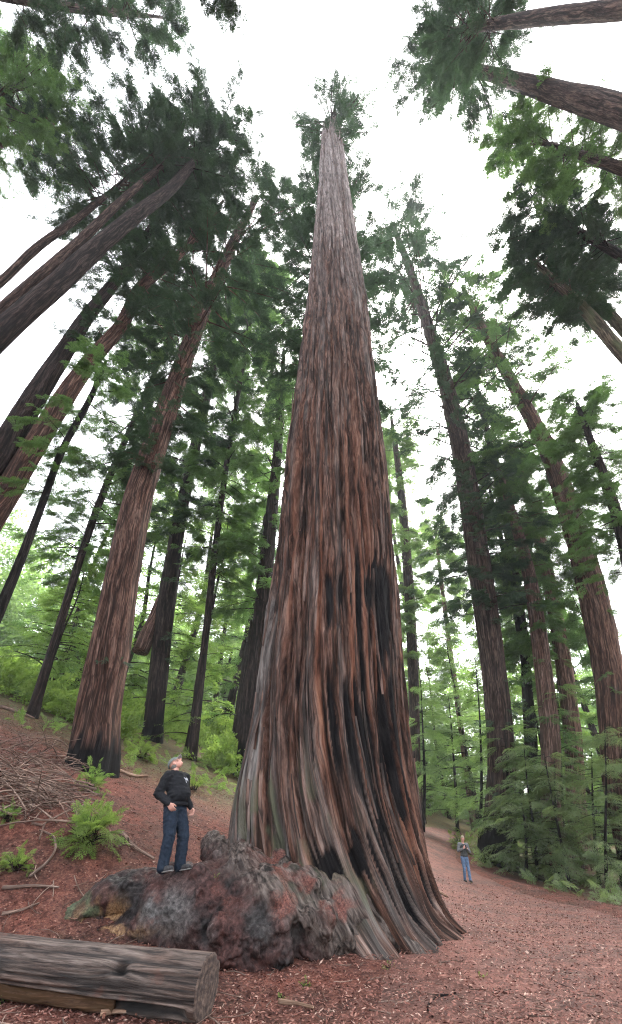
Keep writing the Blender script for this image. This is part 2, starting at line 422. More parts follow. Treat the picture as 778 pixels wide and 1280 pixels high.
def tree(name, label, poly, base=None, bk='brown', fol='dark', crown=(.35, 1.0, 40, 70), nb=90, seed=0, group=None, bare=False, sag=.25,
         dens=1.0, temps=None, bpx=12.5, low=None, cat='tree', flare=.30, burnt=0):
    """poly: (x, y, width) in the photograph's pixels from the base up.  base: (X, Y) of the foot when it is out of frame"""
    rng = np.random.default_rng(1000 + seed)
    if base is None:
        b = hit(poly[0][0], poly[0][1]); X0, Y0 = b[0], b[1]
    else: X0, Y0 = base
    pts = []
    for (x, y, w) in poly:
        d = ray(x, y); s = (d[0] * X0 + d[1] * Y0) / (d[0] ** 2 + d[1] ** 2)
        p = CAM + d * s
        pts.append([*p, w])
    pts = np.array(pts)
    tg = np.gradient(pts[:, :3], axis=0)
    for k in range(len(pts)):       # radius whose outline is as wide as seen, measured across the trunk
        p = pts[k, :3]; n_ = np.cross(tg[k], p - CAM); n_ /= np.linalg.norm(n_)
        q0, q1 = np.array(project(p - n_ * .2)), np.array(project(p + n_ * .2)); ta = np.array(project(p + tg[k] * .02)) - np.array(project(p)); ta /= np.linalg.norm(ta) + 1e-9
        dq = (q1 - q0) / .4; pts[k, 3] = pts[k, 3] / 2 / max(abs(dq[0] * ta[1] - dq[1] * ta[0]), 1e-3)
    if base is not None or abs(pts[0][2] - h1(pts[0][0], pts[0][1])) > .2:
        g = pts[0].copy(); nx = pts[1]
        k = np.clip((g[:2] - nx[:2]) / max(nx[2] - g[2], .5), -.06, .06)
        zz = h1(g[0], g[1]); dz = g[2] - zz
        foot = np.array([g[0] + k[0] * dz, g[1] + k[1] * dz, 0, g[3] * 1.15]); foot[2] = h1(foot[0], foot[1])
        if dz > .6: pts = np.concatenate([foot[None], pts])
    root = np.array([pts[0][0], pts[0][1], h1(pts[0][0], pts[0][1])])
    L = pts[-1][2] - pts[0][2]
    n = int(np.clip(L * 2.2, 30, 130))
    C = smooth_poly(pts, n); C[:, 3] = np.maximum(C[:, 3], .03)
    C[-1, 3] = .03
    # trunk surface: fluted, flared at the foot
    sides = 56 if C[0, 3] > .3 else 20
    a = np.arange(sides) / sides * 2 * math.pi
    hz = C[:, 2] - root[2]
    r0 = C[0, 3]
    ph = rng.uniform(0, 6.28, 4)
    fl = flare * r0 * np.exp(-np.maximum(hz, 0) / (1.1 * max(r0, .3)))[:, None] * (.55 + .45 * np.cos(a[None] * 5 + ph[0]) + .25 * np.cos(a[None] * 3 + ph[1]))
    q = np.stack(np.broadcast_arrays(np.cos(a)[None] * C[:, 3:4] * 4.5, np.sin(a)[None] * C[:, 3:4] * 4.5, hz[:, None] * .35 + seed), -1)
    ridge = np.abs(fbm(q, 3) - .5) * 2
    rr = C[:, 3:4] * (1.0 + .10 * np.cos(a[None] * 4 + ph[2] + hz[:, None] * .02) * np.exp(-hz[:, None] / 12) + .16 * (ridge - .25)) + fl
    V = np.stack([C[:, 0:1] + np.cos(a)[None] * rr, C[:, 1:2] + np.sin(a)[None] * rr, np.broadcast_to(C[:, 2:3], rr.shape)], -1)
    V[0, :, 2] -= .5
    A = np.stack(np.broadcast_arrays(np.cos(a)[None] * r0 + seed * 7.7, np.sin(a)[None] * r0, hz[:, None]), -1)
    i = np.arange(n - 1)[:, None] * sides; j = np.arange(sides)[None]; j2 = (j + 1) % sides
    Q = np.stack([i + j, i + j2, i + sides + j2, i + sides + j], -1).reshape(-1, 4)
    mb = MB(); mb.add(V.reshape(-1, 3), Q, None, A.reshape(-1, 3))
    # image-space arc parameter so that whorls are spread over what one sees
    px = np.array([project(c[:3]) for c in C]); seg = np.linalg.norm(np.diff(px, axis=0), axis=1)
    d0 = ray(poly[0][0], poly[0][1]); zv = CZ + d0[2] * (d0[0] * X0 + d0[1] * Y0) / (d0[0] ** 2 + d0[1] ** 2)
    seg[C[:-1, 2] < zv - .01] = 1e-6
    arc = np.concatenate([[0], np.cumsum(seg)]); vis = arc / arc[-1]
    P, D, Sc = [], [], []
    t0, t1, rp0, rp1 = crown
    def bough_run(c, az, Lb, rise, zc, rng, nsp, base_r):
        d = np.array((math.cos(az), math.sin(az), 0.0)); side = np.array((-d[1], d[0], 0))
        ts = np.linspace(0, 1, 6)
        cur = rng.uniform(-.15, .15)
        pts_b = c[None] + d[None] * (ts * Lb)[:, None] + side[None] * (cur * Lb * ts ** 2)[:, None] + np.array((0, 0, 1.))[None] * ((rise * ts - sag * ts ** 2) * Lb)[:, None]
        br = max(.012 * Lb, .02); br = min(br, base_r * .35 + .012)
        mb.tube(pts_b, br * (1 - ts * .85), 4, False, seed=float(rng.uniform(0, 9)))
        for _ in range(nsp):
            t = rng.uniform(.18, 1.0) ** .8
            p = np.array([np.interp(t, ts, pts_b[:, k]) for k in range(3)])
            s = rng.choice((-1, 1)); off = rng.uniform(-.6, 1.2) * s
            dd = d * math.cos(off) + side * math.sin(off) + np.array((0, 0, rng.uniform(-.55, .15)))
            P.append(p + np.array((0, 0, -.02 * Lb))); D.append(dd); Sc.append(min(bpx * zc / F * rng.uniform(.6, 1.25), Lb * .75 + .2))
    for k in range(nb):
        u = t0 + (t1 - t0) * (k + rng.uniform(0, 1)) / nb
        c = np.array([np.interp(u, vis, C[:, m]) for m in range(4)])
        zc = zc_of(c); f = (u - t0) / (t1 - t0)
        rpx = 1.25 * (rp0 + (rp1 - rp0) * min(1, f * 1.6)); rpx *= (1 - .55 * max(0, f - .75) / .25)
        Lb = rpx * zc / F * rng.uniform(.45, 1.1)
        nsp = int(max(4, 25 * dens * rng.uniform(.3, 1.4)))
        bough_run(c[:3], rng.uniform(0, 2 * math.pi), Lb, rng.uniform(-.05, .25) + .35 * max(0, f - .8), zc, rng, nsp, c[3])
    for k in range(14):     # leader tuft
        u = rng.uniform(max(t1 - .10, 0), t1); c = np.array([np.interp(u, vis, C[:, m]) for m in range(4)]); zc = zc_of(c)
        bough_run(c[:3], rng.uniform(0, 2 * math.pi), rng.uniform(.35, .7) * rp1 * zc / F, rng.uniform(.15, .8), zc, rng, int(10 * dens), c[3])
    if low:     # sprouts and dead stubs on the lower trunk
        for k in range(low):
            u = rng.uniform(.12, t0); c = np.array([np.interp(u, vis, C[:, m]) for m in range(4)]); zc = zc_of(c)
            bough_run(c[:3], rng.uniform(0, 6.28), rng.uniform(12, 34) * zc / F, rng.uniform(-.1, .15), zc, rng, int(rng.integers(2, 6)), c[3])
    r = empty(name, root)
    tag(r, label, cat, group)
    tk = mb.build('trunk', BARK[bk], r, origin=root)
    if burnt:
        V0 = V.reshape(-1, 3); hh = V0[:, 2] - root[2]
        cn = .5 * fbm(A.reshape(-1, 3) * (2.5, 2.5, .35), 3) + .5 * fbm(A.reshape(-1, 3) * (7, 7, .2), 2)
        full = np.zeros(mb.n); full[:len(V0)] = sst(cn + .55 * np.clip(1 - hh / burnt, -1, 1), .52, .60); vattr(tk.data, 'char_shade', full)
    if P and not bare:
        V, Q = place_boughs(temps or BOUGH_C, np.array(P), np.array(D), np.array(Sc), rng, .45)
        me = raw_mesh('crown', V - root, Q, False); link('crown', me, FOL[fol], r)
    return r

GL, GR, GT = 'tall redwoods on the left slope', 'tall redwoods right of the trail', 'redwoods leaning in overhead'
TREES = [
 # --- left
 dict(label='thick brown redwood with blackened foot rising behind the man', poly=[(113,962,62),(122,900,56),(138,810,50),(155,712,43),(171,632,37),(198,546,30),(231,450,23),(253,392,19),(268,355,17),(290,308,14),(322,245,7)], bk='red', fol='dark', burnt=0.9, crown=(.50,1,42,84), nb=120, low=14, group=GL),
 dict(label='slim dark redwood second from the giant, right of the thick brown one', poly=[(190, 925, 25.8), (203, 800, 24.8), (216, 700, 20.2), (228, 634, 16.6), (247, 546, 13.8), (266, 465, 11.0), (285, 400, 7.4), (296, 350, 3.7)], bk='dark', fol='dark', crown=(.42,1,40,60), nb=90, low=10, burnt=1.5, group=GL),
 dict(label='slender dark redwood hugging the left flank of the giant', poly=[(308, 975, 27.2), (322, 830, 22.4), (334, 700, 17.6), (345, 590, 12.8), (352, 500, 8.8), (355, 435, 4.0)], bk='dark', fol='mid', crown=(.36,1,60,62), nb=100, dens=.9, base=None, burnt=2, group=GL),
 dict(label='reddish trunk crossing the left edge halfway up', poly=[(-15,655,36),(0,631,34),(39,565,31),(77,503,27),(112,453,22),(154,403,18),(170,368,16),(216,326,13),(251,287,8),(280,250,4)], base=(-12.7,13), bk='red', fol='dark', crown=(.50,1,40,58), nb=75, group=GL),
 dict(label='black leaning young tree with bare forked top at the left edge', poly=[(-4,772,16),(30,690,13),(50,638,11),(77,565,10),(116,492,8),(133,450,5)], base=(-9.2,11.2), bk='black', fol='mid', crown=(.45,1,40,50), nb=30, dens=.7, group=GL),
 dict(label='dark trunk just under the broadest trunk at the left edge', poly=[(-15, 600, 42.5), (0, 573, 39.9), (35, 511, 33.1), (77, 445, 25.5), (110, 395, 19.6), (147, 349, 15.3), (189, 287, 11.9), (220, 245, 7.6), (250, 218, 4.2)], base=(-14.5,12), bk='dark', fol='dark', crown=(.66,1,44,60), nb=50, group=GL),
 dict(label='broadest dark trunk slanting in from the left edge', poly=[(-15, 430, 40.0), (0, 417, 37.0), (69, 358, 31.1), (116, 314, 26.6), (166, 272, 22.2), (212, 237, 17.0), (247, 198, 11.1), (278, 168, 5.2)], base=(-11,8), bk='dark', fol='dark', crown=(.84,1,50,60), nb=40, group=GL),
 dict(label='mid-sized grey brown trunk next above the broadest one', poly=[(-10, 400, 23.5), (0, 391, 21.8), (46, 349, 18.5), (100, 301, 15.1), (150, 253, 11.8), (216, 195, 7.6), (239, 172, 4.2)], base=(-13,8), bk='brown', fol='dark', crown=(.80,1,50,62), nb=34, group=GL),
 dict(label='thin trunk uppermost of the left-edge row', poly=[(-10,361,15),(0,353,14),(46,310,13),(93,276,11),(135,243,8),(174,210,5),(195,192,3)], base=(-16,9), bk='brown', fol='dark', crown=(.62,1,60,80), nb=64, group=GL),
 dict(label='pale trunk poking in alone high at the left edge', poly=[(-30,192,13),(0,181,12),(40,170,9),(85,158,5)], base=(-21,6.5), bk='pink', fol='dark', crown=(.30,1,50,66), nb=44, group=GT),
 # --- right
 dict(label='stout dark redwood at the trail bend beside the walker', poly=[(622, 1082, 47.1), (627, 960, 36.5), (622, 880, 32.7), (611, 790, 31.2), (597, 690, 28.9), (579, 575, 25.1), (560, 490, 20.5), (536, 410, 15.2), (512, 335, 10.6), (490, 278, 5.3)], bk='brown', fol='dark', crown=(.38,1,56,92), nb=200, low=20, burnt=3.0, group=GR),
 dict(label='thin black trunk just right of the stout bend tree', poly=[(670, 1060, 12.0), (666, 920, 11.2), (658, 840, 10.4), (645, 760, 8.8), (628, 680, 7.2), (612, 610, 4.0)], base=(16.8,38), bk='black', fol='mid', crown=(.5,1,25,36), nb=40, dens=.7, group=GR),
 dict(label='pale pink trunk right of the thin black one', poly=[(692, 1040, 27.2), (688, 920, 24.6), (677, 820, 22.1), (664, 730, 17.8), (640, 640, 11.9), (618, 570, 5.1)], base=(16.3,34), bk='pink', fol='mid', crown=(.48,1,34,48), nb=50, low=8, group=GR),
 dict(label='straight pinkish trunk between the pale one and the large right one', poly=[(724,1030,28),(716,920,25),(703,820,22),(687,730,18),(665,635,14),(640,560,6)], base=(20,38), bk='pink', fol='mid', crown=(.48,1,34,48), nb=50, low=8, group=GR),
 dict(label='large brown redwood nearest the right edge with a long bare pink top', poly=[(775,985,46),(768,900,43),(754,800,41),(736,722,37),(712,638,30),(686,565,24),(656,507,19),(603,410,12),(578,358,5)], base=(18.9,30), bk='red', fol='mid', crown=(.40,1,44,74), nb=100, low=16, burnt=2, group=GR),
 dict(label='distant slim trunk seen just right of the giant', poly=[(521,985,15),(517,850,14),(509,700,12),(500,600,9),(489,520,4)], bk='brown', fol='pale', crown=(.35,1,22,34), nb=70, base=(9,50), group=GR),
 dict(label='hair-thin pale far trunk in the bright gap above the trail', poly=[(575,900,7),(560,790,6),(551,720,5),(543,650,3)], bk='pink', fol='pale', crown=(.55,1,14,22), nb=40, base=(17,62), group=GR),
 dict(label='lichen grey trunk slanting in from the right edge below the others', poly=[(800, 465, 22.9), (778, 442, 21.2), (729, 385, 17.0), (690, 348, 12.8), (655, 316, 5.1)], base=(14.5,10.5), bk='mossy', fol='dark', crown=(.45,1,28,52), nb=64, dens=.9, group=GR),
 dict(label='narrower trunk running just above the lichen grey one', poly=[(800,435,20),(778,410,18),(740,370,15),(708,336,11),(680,305,5)], base=(17,11), bk='mossy', fol='dark', crown=(.40,1,34,54), nb=64, group=GR),
 dict(label='dark trunk half hidden in needles on the right, above the paired trunks', poly=[(800,335,16),(778,321,15),(720,288,12),(668,256,6)], base=(16,8), bk='dark', fol='dark', crown=(.25,1,46,76), nb=60, group=GT),
 dict(label='massive trunk crossing the upper right corner with short dead stubs', poly=[(810,150,53),(778,140,49),(700,117,36),(640,100,26),(590,86,17),(545,72,8)], base=(12,4), bk='brown', fol='dark', crown=(.74,1,50,66), nb=46, group=GT),
 dict(label='topmost near-level trunk along the upper right corner', poly=[(810,8,34),(778,12,31),(690,20,26),(620,30,18),(560,40,8)], base=(9,1.5), bk='brown', fol='dark', crown=(.74,1,50,62), nb=46, group=GT),
 # --- crowns coming in from outside
 dict(label='redwood hanging its boughs in from the upper left corner', poly=[(-90,-40,30),(0,-10,22),(80,8,15),(150,16,10),(205,22,4)], base=(-13,.6), bk='brown', fol='dark', crown=(.30,1,52,56), nb=64, group=GT),
 dict(label='dense crown filling the left edge below the upper corner boughs', poly=[(-140,190,24),(-60,150,18),(-10,125,12),(45,100,4)], base=(-20,5), bk='brown', fol='mid', crown=(.30,1,60,80), nb=80, group=GT),
 dict(label='feathery tip dipping in at the top edge above the giant', poly=[(262,-70,14),(285,-35,9),(300,-8,4)], base=(-4.2,-3.0), bk='brown', fol='dark', crown=(.2,1,34,40), nb=26, dens=.7, group=GT),
 dict(label='redwood standing behind the giant with its crown showing either side', poly=[(425,900,44),(418,600,34),(410,400,22),(406,320,13),(402,250,5)], base=(.6,22), bk='brown', fol='dark', crown=(.62,1,60,90), nb=150, group=GL),
 dict(label='dense green crown on the right under the massive corner trunk', poly=[(830,230,26),(760,205,18),(690,182,10),(640,168,4)], base=(14,5.5), bk='brown', fol='mid', crown=(.30,1,50,62), nb=80, group=GT),
 dict(label='leafy redwood at the right edge halfway up the picture', poly=[(800,760,20),(770,640,16),(742,560,11),(720,500,5)], base=(19,19), bk='dark', fol='mid', crown=(.15,1,46,60), nb=120, group=GR),
 dict(label='bushy conifer between the bend tree and the large right redwood', poly=[(668,980,16),(655,800,13),(630,640,10),(600,500,6),(588,450,3)], base=(17,40), bk='dark', fol='mid', crown=(.30,1,46,56), nb=160, group=GR),
 dict(label='dark boughed redwood between the thick brown one and the left-edge row', poly=[(60, 830, 13.2), (120, 640, 9.9), (170, 520, 7.2), (215, 420, 4.4), (240, 370, 1.7)], base=(-16.5,24), bk='dark', fol='mid', crown=(.25,1,62,70), nb=130, group=GL),
 dict(label='leafy redwood behind the slim dark one with mid green boughs', poly=[(250, 860, 9.9), (275, 640, 7.7), (300, 480, 5.5), (318, 380, 3.3), (326, 330, 1.7)], base=(-7.5,32), bk='dark', fol='mid', crown=(.25,1,50,56), nb=130, group=GL),
]
for k, d in enumerate(TREES):
    d = dict(d); tree('redwood_tree', seed=k, **d)

# ------------------------------------------------------------------ the giant redwood
GY = 12.0
def build_giant():
    tab = [(160, 403, 427), (200, 400, 432), (300, 392, 446), (400, 380, 462), (500, 367, 474), (600, 355, 484), (700, 343, 492), (800, 330, 499),
           (900, 314, 507), (1000, 298, 521), (1080, 292, 535)]
    rows = []
    for y, l, r in tab:
        a, b = at_Y(l, y, GY), at_Y(r, y, GY)
        rows.append((a[2], (a[0] + b[0]) / 2, (b[0] - a[0]) / 2))
    rows.sort(); rows = np.array(rows)
    zb = -.4
    zz = np.concatenate([np.linspace(zb, 3, 110, endpoint=False), np.linspace(3, 14, 190, endpoint=False), np.linspace(14, 34, 130, endpoint=False), np.linspace(34, 72, 150)])
    cx = np.interp(zz, rows[:, 0], rows[:, 1]); r0 = np.interp(zz, rows[:, 0], rows[:, 2]); r0[zz > rows[-1, 0]] *= np.linspace(1, .75, (zz > rows[-1, 0]).sum())
    ns = 460; a = np.arange(ns) / ns * 2 * math.pi
    A2, Z2 = np.meshgrid(a, zz); C2 = cx[:, None]; R2 = r0[:, None] * .965
    def lobe(deg, wid): 
        d = np.angle(np.exp(1j * (A2 - math.radians(deg)))); return np.exp(-(d / wid) ** 2)
    zf = np.clip(Z2 - .1, 0, None)
    fl = (.62 * lobe(2, .30) + .50 * lobe(-42, .22) + .35 * lobe(-75, .25) + .5 * lobe(-115, .35) + .7 * lobe(180, .4) + .6 * lobe(75, .5) + .45 * lobe(-20, .15)) * np.exp(-zf / .42)
    fl += .02 * np.exp(-zf / 1.6) + .07 * np.cos(A2 * 7 + 1.0) * np.exp(-zf / 1.6) + .05 * np.cos(A2 * 11 + Z2 * .12) * np.exp(-zf / 14)
    tw = A2 + .012 * Z2 - .62 * np.exp(-np.maximum(Z2, 0) / 1.7) + .10 * (fbm(np.stack([np.cos(A2) * 1.5, np.sin(A2) * 1.5, Z2 * .16], -1), 2) - .5) + .05 * (fbm(np.stack([np.cos(A2) * 7, np.sin(A2) * 7, Z2 * .55], -1), 2) - .5)
    bx, by = np.cos(tw) * 2.0, np.sin(tw) * 2.0
    def fn(k, kz, n=3, o=0.): return fbm(np.stack([bx * k + o, by * k, Z2 * kz + o], -1), n)
    rid = np.abs(fn(3.0, .16, 3) - .5) * 2; rid = np.minimum(rid * 2.4, 1) ** .7        # plates with narrow furrows
    rid2 = np.abs(fn(8.5, .22, 2, 5.) - .5) * 2; rid2 = np.minimum(rid2 * 2.6, 1)
    plate = fn(1.1, .05, 2, 9.)
    amp = np.interp(zz, [0, 8, 40, 70], [1.0, 1.0, .8, .5])[:, None]
    disp = amp * (.17 * (rid - .75) + .065 * (rid2 - .7) + .16 * (plate - .5))
    edge = sst(fn(4.0, .35, 3, 3.), .52, .56)       # broken plate edges
    disp += .035 * amp * edge
    # px positions of the surface, for where the scars and stains sit
    RR = R2 + fl + disp
    X = C2 + np.cos(A2) * RR; Y = GY + np.sin(A2) * RR
    zc = Y * cp + (Z2 - CZ) * sp; PX = PX0 + F * X / zc; PY = 640 - F * (-Y * sp + (Z2 - CZ) * cp) / zc
    front = (np.sin(A2) < .25)
    def spot(x, y, sx, sy): return np.exp(-((PX - x) / sx) ** 2 - ((PY - y) / sy) ** 2)
    w = 1.0 * spot(425, 745, 24, 45) + 1.1 * spot(464, 735, 18, 50) + 1.05 * spot(481, 770, 11, 55) + .9 * spot(385, 860, 20, 60) + .8 * spot(400, 930, 26, 70) \
        + .9 * spot(465, 900, 35, 80) + 1.0 * spot(488, 1000, 26, 100) + .8 * spot(525, 1120, 30, 50) + .9 * spot(445, 1085, 16, 40) + .8 * spot(420, 1080, 30, 40) + .35 * spot(430, 640, 60, 90)
    cn = .30 * fn(1.6, .30, 3, 21.) + .70 * (fn(5.5, .085, 2, 25.) * .6 + fn(11, .3, 2, 27.) * .4); char_shade = sst(cn + .17 * w - .115, .525, .555) * np.minimum(w * 2.2, 1) * front
    char_shade = np.clip(char_shade + .7 * sst(.42 - rid, .05, .3) * np.interp(zz, [0, 10, 30], [.8, .6, .2])[:, None], 0, 1)  # burn scars plus painted shade: bark furrows darkened where they sink in
    disp2 = -.06 * char_shade
    RR = RR + disp2; X = C2 + np.cos(A2) * RR; Y = GY + np.sin(A2) * RR
    grey = np.clip(.9 * spot(318, 960, 26, 130) + .7 * spot(360, 1060, 60, 40) + .6 * spot(335, 820, 10, 90) + .8 * spot(450, 1140, 60, 40), 0, 1) * sst(.5 * fn(2.5, .10, 2, 31.) + .5 * fn(8, .12, 2, 33.), .42, .53)
    grey = np.clip(grey  + .30 * sst(.5 * fn(2, .12, 3, 44.) + .5 * fn(7, .15, 2, 47.), .53, .60), 0, 1)
    pale = sst(Z2, 14, 46) * (.35 + .65 * sst(.5 * fn(3, .12, 3, 37.) + .5 * fn(8, .2, 2, 39.), .40, .56))  # light and veil on the upper trunk, painted in as paler bark
    red = .9 * np.clip(1.0 * spot(430, 900, 90, 190) + .6 * spot(400, 700, 60, 120) + 1.0 * spot(500, 1060, 30, 70) + .3 * spot(420, 560, 60, 150), 0, 1) * sst(.5 * fn(3.0, .06, 2, 51.) + .5 * fn(8.5, .10, 2, 55.), .53, .59)
    moss = np.clip(1.3 * spot(350, 1040, 60, 70) + .6 * spot(350, 990, 20, 60) + spot(440, 1120, 40, 30), 0, 1) * sst(fn(3, 1.2, 3, 61.), .5, .6)
    V = np.stack([X, Y, Z2], -1).reshape(-1, 3)
    i = np.arange(len(zz) - 1)[:, None] * ns; j = np.arange(ns)[None]; j2 = (j + 1) % ns
    Q = np.stack([i + j, i + j2, i + ns + j2, i + ns + j], -1).reshape(-1, 4)
    top = len(V); V = np.concatenate([V, [[cx[-1], GY, zz[-1] + .5]]]); e = (len(zz) - 1) * ns
    T = np.stack([np.full(ns, top), e + np.arange(ns), e + (np.arange(ns) + 1) % ns], -1)
    root = np.array((.15, GY, h1(.15, GY)))
    st = MB(); rg = np.random.default_rng(8); tint = []
    for k in range(110):
        z0 = 1.2 + 52 * rg.uniform() ** 1.7; Ls = rg.uniform(.8, 3.2) * (1 + z0 * .07); t0 = rg.uniform(math.pi * .98, math.pi * 2.02)
        n_ = 14; zs = np.linspace(z0, z0 + Ls, n_); an = t0 - .012 * (zs - z0) + .62 * (np.exp(-zs / 1.7) - math.exp(-z0 / 1.7)) + rg.normal(0, .016) * (zs - z0) * .6
        zi = np.clip(np.searchsorted(zz, zs), 0, len(zz) - 1); ai = (np.round(an / (2 * math.pi) * ns).astype(int)) % ns
        loose = .012 + .10 * rg.uniform() ** 4 * np.linspace(0, 1, n_) ** 2 if k % 2 else .012 + .10 * rg.uniform() ** 4 * np.linspace(1, 0, n_) ** 2
        rr_ = np.array([RR[i, max(j - 2, 0):j + 3].max() for i, j in zip(zi, ai)]) ; rr_ = np.convolve(np.pad(rr_, 2, mode='edge'), np.ones(5) / 5, 'valid') + loose
        w_ = rg.uniform(.012, .075) * (1 + z0 * .02) * np.sin(np.linspace(.25, 2.9, n_)) ** .6
        nrm = np.stack([np.cos(an), np.sin(an), an * 0], -1); tan_ = np.stack([-np.sin(an), np.cos(an), an * 0], -1)
        Pc = np.stack([np.interp(zs, zz, cx), zs * 0 + GY, zs], -1) + nrm * rr_[:, None]
        rw = np.stack([Pc - tan_ * w_[:, None] - nrm * .03, Pc - tan_ * w_[:, None] * .5 + nrm * .012, Pc + tan_ * w_[:, None] * .5 + nrm * .012, Pc + tan_ * w_[:, None] - nrm * .03], 1)
        i_ = np.arange(n_ - 1)[:, None] * 4; j_ = np.arange(3)[None]; Qs = np.stack([i_ + j_, i_ + j_ + 1, i_ + 5 + j_, i_ + 4 + j_], -1).reshape(-1, 4)
        A_ = np.stack([rg.uniform(0, 9) + np.tile(np.linspace(0, .1, 4), n_), np.full(n_ * 4, rg.uniform(0, 9)), np.repeat(zs, 4)], -1)
        st.add(rw.reshape(-1, 3), Qs, None, A_); tint += [rg.uniform(0, .35)] * (n_ * 4)
    SV = np.concatenate(st.V); SQ = np.concatenate(st.Q); SA = np.concatenate(st.A); tint = np.array(tint); nb_ = len(V)
    V = np.concatenate([V, SV]); Q = np.concatenate([Q, SQ + nb_])
    me = raw_mesh('trunk', V - root, Q, True, T)
    zs_ = sst(SA[:, 2], 14, 44)
    def ap(x): return np.concatenate([x.ravel(), [0], tint if x is grey else zs_ if x is pale else tint * 0])
    vattr(me, 'bark', np.concatenate([np.stack([bx, by, Z2], -1).reshape(-1, 3), [[0, 0, 72]], SA]), 'FLOAT_VECTOR')
    for n_, d_ in (('char_shade', char_shade), ('grey', grey), ('red', red), ('moss', moss), ('pale', pale)): vattr(me, n_, ap(d_))
    g = empty('giant_redwood', root)
    tag(g, 'giant redwood with furrowed red brown bark and black burn scars, the widest trunk', 'tree')
    link('trunk', me, BARK['hero'], g)
    # tuft of boughs at the broken top
    rng = np.random.default_rng(5); mb = MB(); P, D, Sc = [], [], []
    for k in range(64):
        z = rng.uniform(66, 76) if k > 8 else rng.uniform(58, 66)
        c = np.array((cx[-1], GY, z)); az = rng.uniform(0, 2 * math.pi)
        L = rng.uniform(2.4, 5.6) if k > 8 else rng.uniform(1.6, 2.4)
        rise = rng.uniform(.0, .5); d = np.array((math.cos(az), math.sin(az), 0)); ts = np.linspace(0, 1, 6)
        pb = c + d * (ts * L)[:, None] + np.array((0, 0, 1.)) * ((rise * ts - .15 * ts ** 2) * L)[:, None]
        mb.tube(pb, .11 * (1 - .85 * ts), 5, False, seed=k)
        sd_ = np.array((-d[1], d[0], 0))
        for q in range(int(rng.integers(3, 11))):
            t = rng.uniform(.35, 1) ; o = rng.choice((-1, 1)) * rng.uniform(0, .9)
            P.append([np.interp(t, ts, pb[:, m]) for m in range(3)]); D.append(d * math.cos(o) + sd_ * math.sin(o) + np.array((0, 0, rng.uniform(-.2, .4)))); Sc.append(rng.uniform(.7, 1.5))
    ld = MB(); ld.tube(np.array([(cx[-1], GY, 70), (cx[-1] + .1, GY, 74), (cx[-1], GY, 78)]), [.75, .35, .05], 10, False); ld.build('leader', BARK['brown'], g, origin=root)
    mb.build('limbs', BARK['brown'], g, origin=root)['kind'] = 'stuff'
    V, Q = place_boughs(BOUGH_C, np.array(P), np.array(D), np.array(Sc), rng, .6)
    link('crown', raw_mesh('crown', V - root, Q, False), FOL['dark'], g)
    return g, root
GIANT, GROOT = build_giant()

def remeshed(mb, voxel, smooth=0, sf=.5):
    me = mb.mesh('tmp'); o = link('tmp', me)
    m = o.modifiers.new('r', 'REMESH'); m.mode = 'VOXEL'; m.voxel_size = voxel; m.use_smooth_shade = True
    if smooth:
        m2 = o.modifiers.new('s', 'SMOOTH'); m2.iterations = smooth; m2.factor = sf
    dg = bpy.context.evaluated_depsgraph_get(); dg.update()
    out = bpy.data.meshes.new_from_object(o.evaluated_get(dg))
    bpy.data.objects.remove(o); bpy.data.meshes.remove(me)
    return out
def get_co(me):
    a = np.empty(len(me.vertices) * 3, np.float32); me.vertices.foreach_get('co', a); return a.reshape(-1, 3).astype(float)
def get_no(me):
    a = np.empty(len(me.vertices) * 3, np.float32); me.vertices.foreach_get('normal', a); return a.reshape(-1, 3).astype(float)
def set_co(me, V):
    me.vertices.foreach_set('co', V.astype(np.float32).ravel()); me.update()
def ball(mb, c, r, sc=(1, 1, 1), rot=None, n=12):
    th = np.linspace(0, math.pi, n + 1)[1:-1]; ph = np.arange(2 * n) / (2 * n) * 2 * math.pi
    V = np.stack([np.sin(th)[:, None] * np.cos(ph), np.sin(th)[:, None] * np.sin(ph), np.cos(th)[:, None] * np.ones(2 * n)], -1).reshape(-1, 3)
    V = np.concatenate([V, [[0, 0, 1], [0, 0, -1]]]) * r * np.array(sc)
    if rot is not None: V = V @ np.array(rot).T
    k = 2 * n; i = np.arange(n - 2)[:, None] * k; j = np.arange(k)[None]; j2 = (j + 1) % k
    Q = np.stack([i + j, i + k + j, i + k + j2, i + j2], -1).reshape(-1, 4)
    t = len(V) - 2; e = (n - 2) * k; jj = np.arange(k); jn = (jj + 1) % k
    T = np.concatenate([np.stack([np.full(k, t), jj, jn], -1), np.stack([np.full(k, t + 1), e + jn, e + jj], -1)])
    mb.add(V + np.asarray(c), Q, T)

